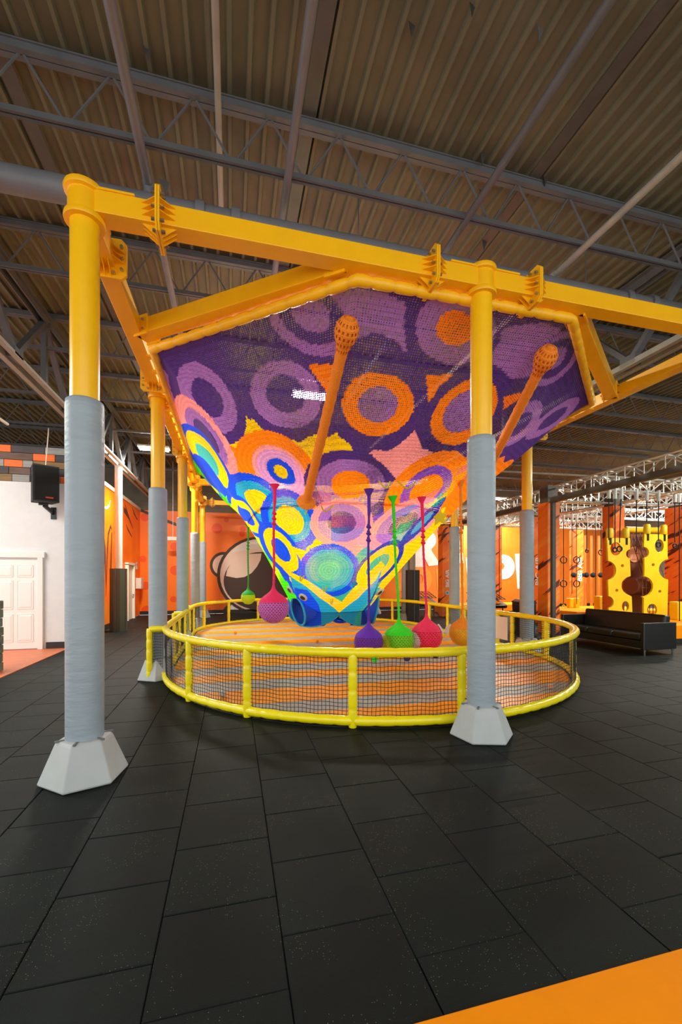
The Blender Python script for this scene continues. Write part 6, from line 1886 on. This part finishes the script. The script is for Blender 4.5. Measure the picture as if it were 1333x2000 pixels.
# raised orange crash mats
for (x, y, sx, sy, h, lab) in ((14.2, 14.1, 4.2, 2.6, 0.55, 'raised orange crash mat behind the black portal'),
                               (13.5, 9.7, 4.2, 1.5, 0.5, 'raised orange crash mat under the yellow climbing boards'),
                               (13.2, 19.35, 6.0, 1.8, 0.45, 'raised orange crash mat before the slogan wall')):
    t = thing('crash_mat', lab, 'crash mat', (x, y, 0))
    for k in range(3):
        build('mat_block', MB().box((x - sx / 2 + sx / 3 * (k + 0.5), y, h / 2 + 0.003), (sx / 3 - 0.02, sy, h)), M['orange_mat'], t, bevel=0.03)
    build('mat_edge', MB().box((x, y - sy / 2 - 0.02, 0.07), (sx, 0.03, 0.13)), M['blackpad'], t, smooth=False)

# orange poles, black grip balls, yellow blocks
for px_ in (1120, 1133.5, 1145.5, 1160, 1174):
    p = at_Y(px_, 1020, 18.7)
    tag(build('balance_pole', MB().tube([(p.x, 18.35, 0.0), (p.x, 18.35, 4.0)], 0.07, 12), M['pole_orange']), 'orange upright pole, %s of the row behind the ring ropes' % {1120: 'first', 1133.5: 'second', 1145.5: 'third', 1160: 'fourth', 1174: 'fifth'}[px_], 'pole', 'orange poles of the ninja course')
for px_, k in ((1121, 'first'), (1137, 'second'), (1146, 'third'), (1159, 'fourth'), (1174, 'fifth')):
    p = at_Y(px_, 1123, 17.75)
    t = thing('grip_ball', 'black grip ball on a cord, %s from the portal pillar' % k, 'grip ball', (p.x, 17.75, p.z), 'black grip balls of the ninja course')
    build('ball', MB().sphere((p.x, 17.75, p.z), 0.13, 16, 10), M['black_matte'], t)
    build('ball_cord', MB().tube([(p.x, 17.75, p.z), (p.x, 17.75, 4.29)], 0.01, 5), M['cord'], t)
for px_, py_, Y, lab in ((1114, 1170, 14.6, 'yellow foam block standing on the orange crash mat, beside the ring ropes'), (1126, 1172, 14.6, 'second yellow foam block on the orange crash mat'), (1172, 1178, 12.9, 'large yellow foam block on the crash mat behind the sofa back'), (1323, 1187, 10.1, 'yellow foam cone block at the frame edge, behind the sofa arm')):
    p = at_Y(px_, py_, Y)
    s = 0.2 if Y > 14 else 0.28
    zb = 0.553 if Y > 12 else 0.5
    tag(build('foam_block', MB().box((p.x, Y, zb + s), (s, s, 2 * s)), M['board'], bevel=0.03), lab, 'foam block', 'yellow foam blocks')

# black bins and low trampolines on the far side
def bin_(x, y, wd, h, lab):
    t = thing('waste_bin', lab, 'bin', (x, y, 0))
    build('bin_body', MB().lathe([(wd * 0.62, 0.004), (wd * 0.7, h * 0.88)], (x, y, 0), 4, phase=math.pi / 4 - 0.25), M['black'], t, smooth=False, bevel=0.02)
    build('bin_lid', MB().lathe([(wd * 0.73, h * 0.885), (wd * 0.73, h * 0.93), (wd * 0.5, h)], (x, y, 0), 4, phase=math.pi / 4 - 0.25), M['black'], t, smooth=False, bevel=0.015)
    build('bin_slot', MB().box((x - 0.1, y - wd * 0.53, h * 0.7), (wd * 0.6, 0.02, 0.06), rz=-0.25), M['steel'], t, smooth=False)
    return t


p = at_z(1064, 1254)
bin_(8.95, 11.6, 0.55, 1.12, 'square black waste bin between the ninja side post and the portal post')
for x, y, lab in ((10.9, 16.6, 'low black trampoline frame with sloping net behind the middle front post'), (8.55, 18.5, 'low black trampoline beside the lettered narrow pillar')):
    t = thing('wall_trampoline', lab, 'trampoline', (x, y, 0), 'black trampolines before the slogan wall')
    build('trampoline_pad', MB().box((x, y, 0.66), (1.5, 0.9, 0.16), rx=0.3), M['black'], t, bevel=0.04)
    build('trampoline_bed', MB().box((x, y - 0.1, 0.735), (1.0, 0.5, 0.012), rx=0.3), M['orange_mat'], t, smooth=False)
    for a in (-0.6, 0.6):
        build('trampoline_leg', MB().tube([(x + a, y - 0.3, 0.003), (x + a, y - 0.3, 0.6)], 0.03, 8), M['darksteel'], t)
        build('trampoline_leg', MB().tube([(x + a, y + 0.3, 0.003), (x + a, y + 0.3, 0.7)], 0.03, 8), M['darksteel'], t)
    mb = MB()
    for i in range(9):
        mb.bar((x - 0.7 + 1.4 * i / 8, y - 0.35, 0.85), (x - 0.7 + 1.4 * i / 8, y + 0.5, 1.12), 0.03, 0.02)
    for j in range(5):
        mb.bar((x - 0.72, y - 0.35 + 0.85 * j / 4, 0.85 + 0.27 * j / 4), (x + 0.72, y - 0.35 + 0.85 * j / 4, 0.85 + 0.27 * j / 4), 0.03, 0.02)
    build('webbing', mb, M['cord'], t, smooth=False, kind='stuff')

# ================================================================ BLACK SOFA
so = thing('sofa', 'long low black vinyl sofa with chrome feet beside the barrier, facing the mat', 'sofa', (9.62, 8.95, 0))
y0, y1, xf, xb = 7.70, 10.25, 9.14, 10.10
build('sofa_base', MB().box(((xf + xb) / 2 + 0.02, (y0 + y1) / 2, 0.24), (xb - xf - 0.06, y1 - y0 - 0.2, 0.18)), M['black'], so, bevel=0.015)
for k in range(3):
    wd = (y1 - y0 - 0.24) / 3
    build('seat_cushion', MB().box((xf + 0.37, y0 + 0.12 + wd * (k + 0.5), 0.40), (0.70, wd - 0.008, 0.15)), M['black'], so, bevel=0.03)
build('back_rest', MB().box((xb - 0.14, (y0 + y1) / 2 + 0.02, 0.61), (0.2, y1 - y0 - 0.2, 0.6), ry=0.13), M['black'], so, bevel=0.05)
for yy in (y0 + 0.05, y1 - 0.05):
    build('arm_panel', MB().box(((xf + xb) / 2, yy, 0.44), (xb - xf, 0.1, 0.62)), M['black'], so, bevel=0.012)
    pip = MB().tube([(xf - 0.002, yy - 0.045, 0.14), (xf - 0.002, yy - 0.045, 0.745), (xb, yy - 0.045, 0.745)], 0.007, 6)
    build('arm_piping', pip, M['steel'], so)
    for xx in (xf + 0.06, xb - 0.06):
        build('chrome_foot', MB().lathe([(0.022, 0.002), (0.022, 0.1), (0.03, 0.105), (0.03, 0.15)], (xx, yy, 0), 12), M['chrome'], so)

print('objects', len(bpy.data.objects), 'faces', sum(len(o.data.polygons) for o in bpy.data.objects if o.type == 'MESH'))
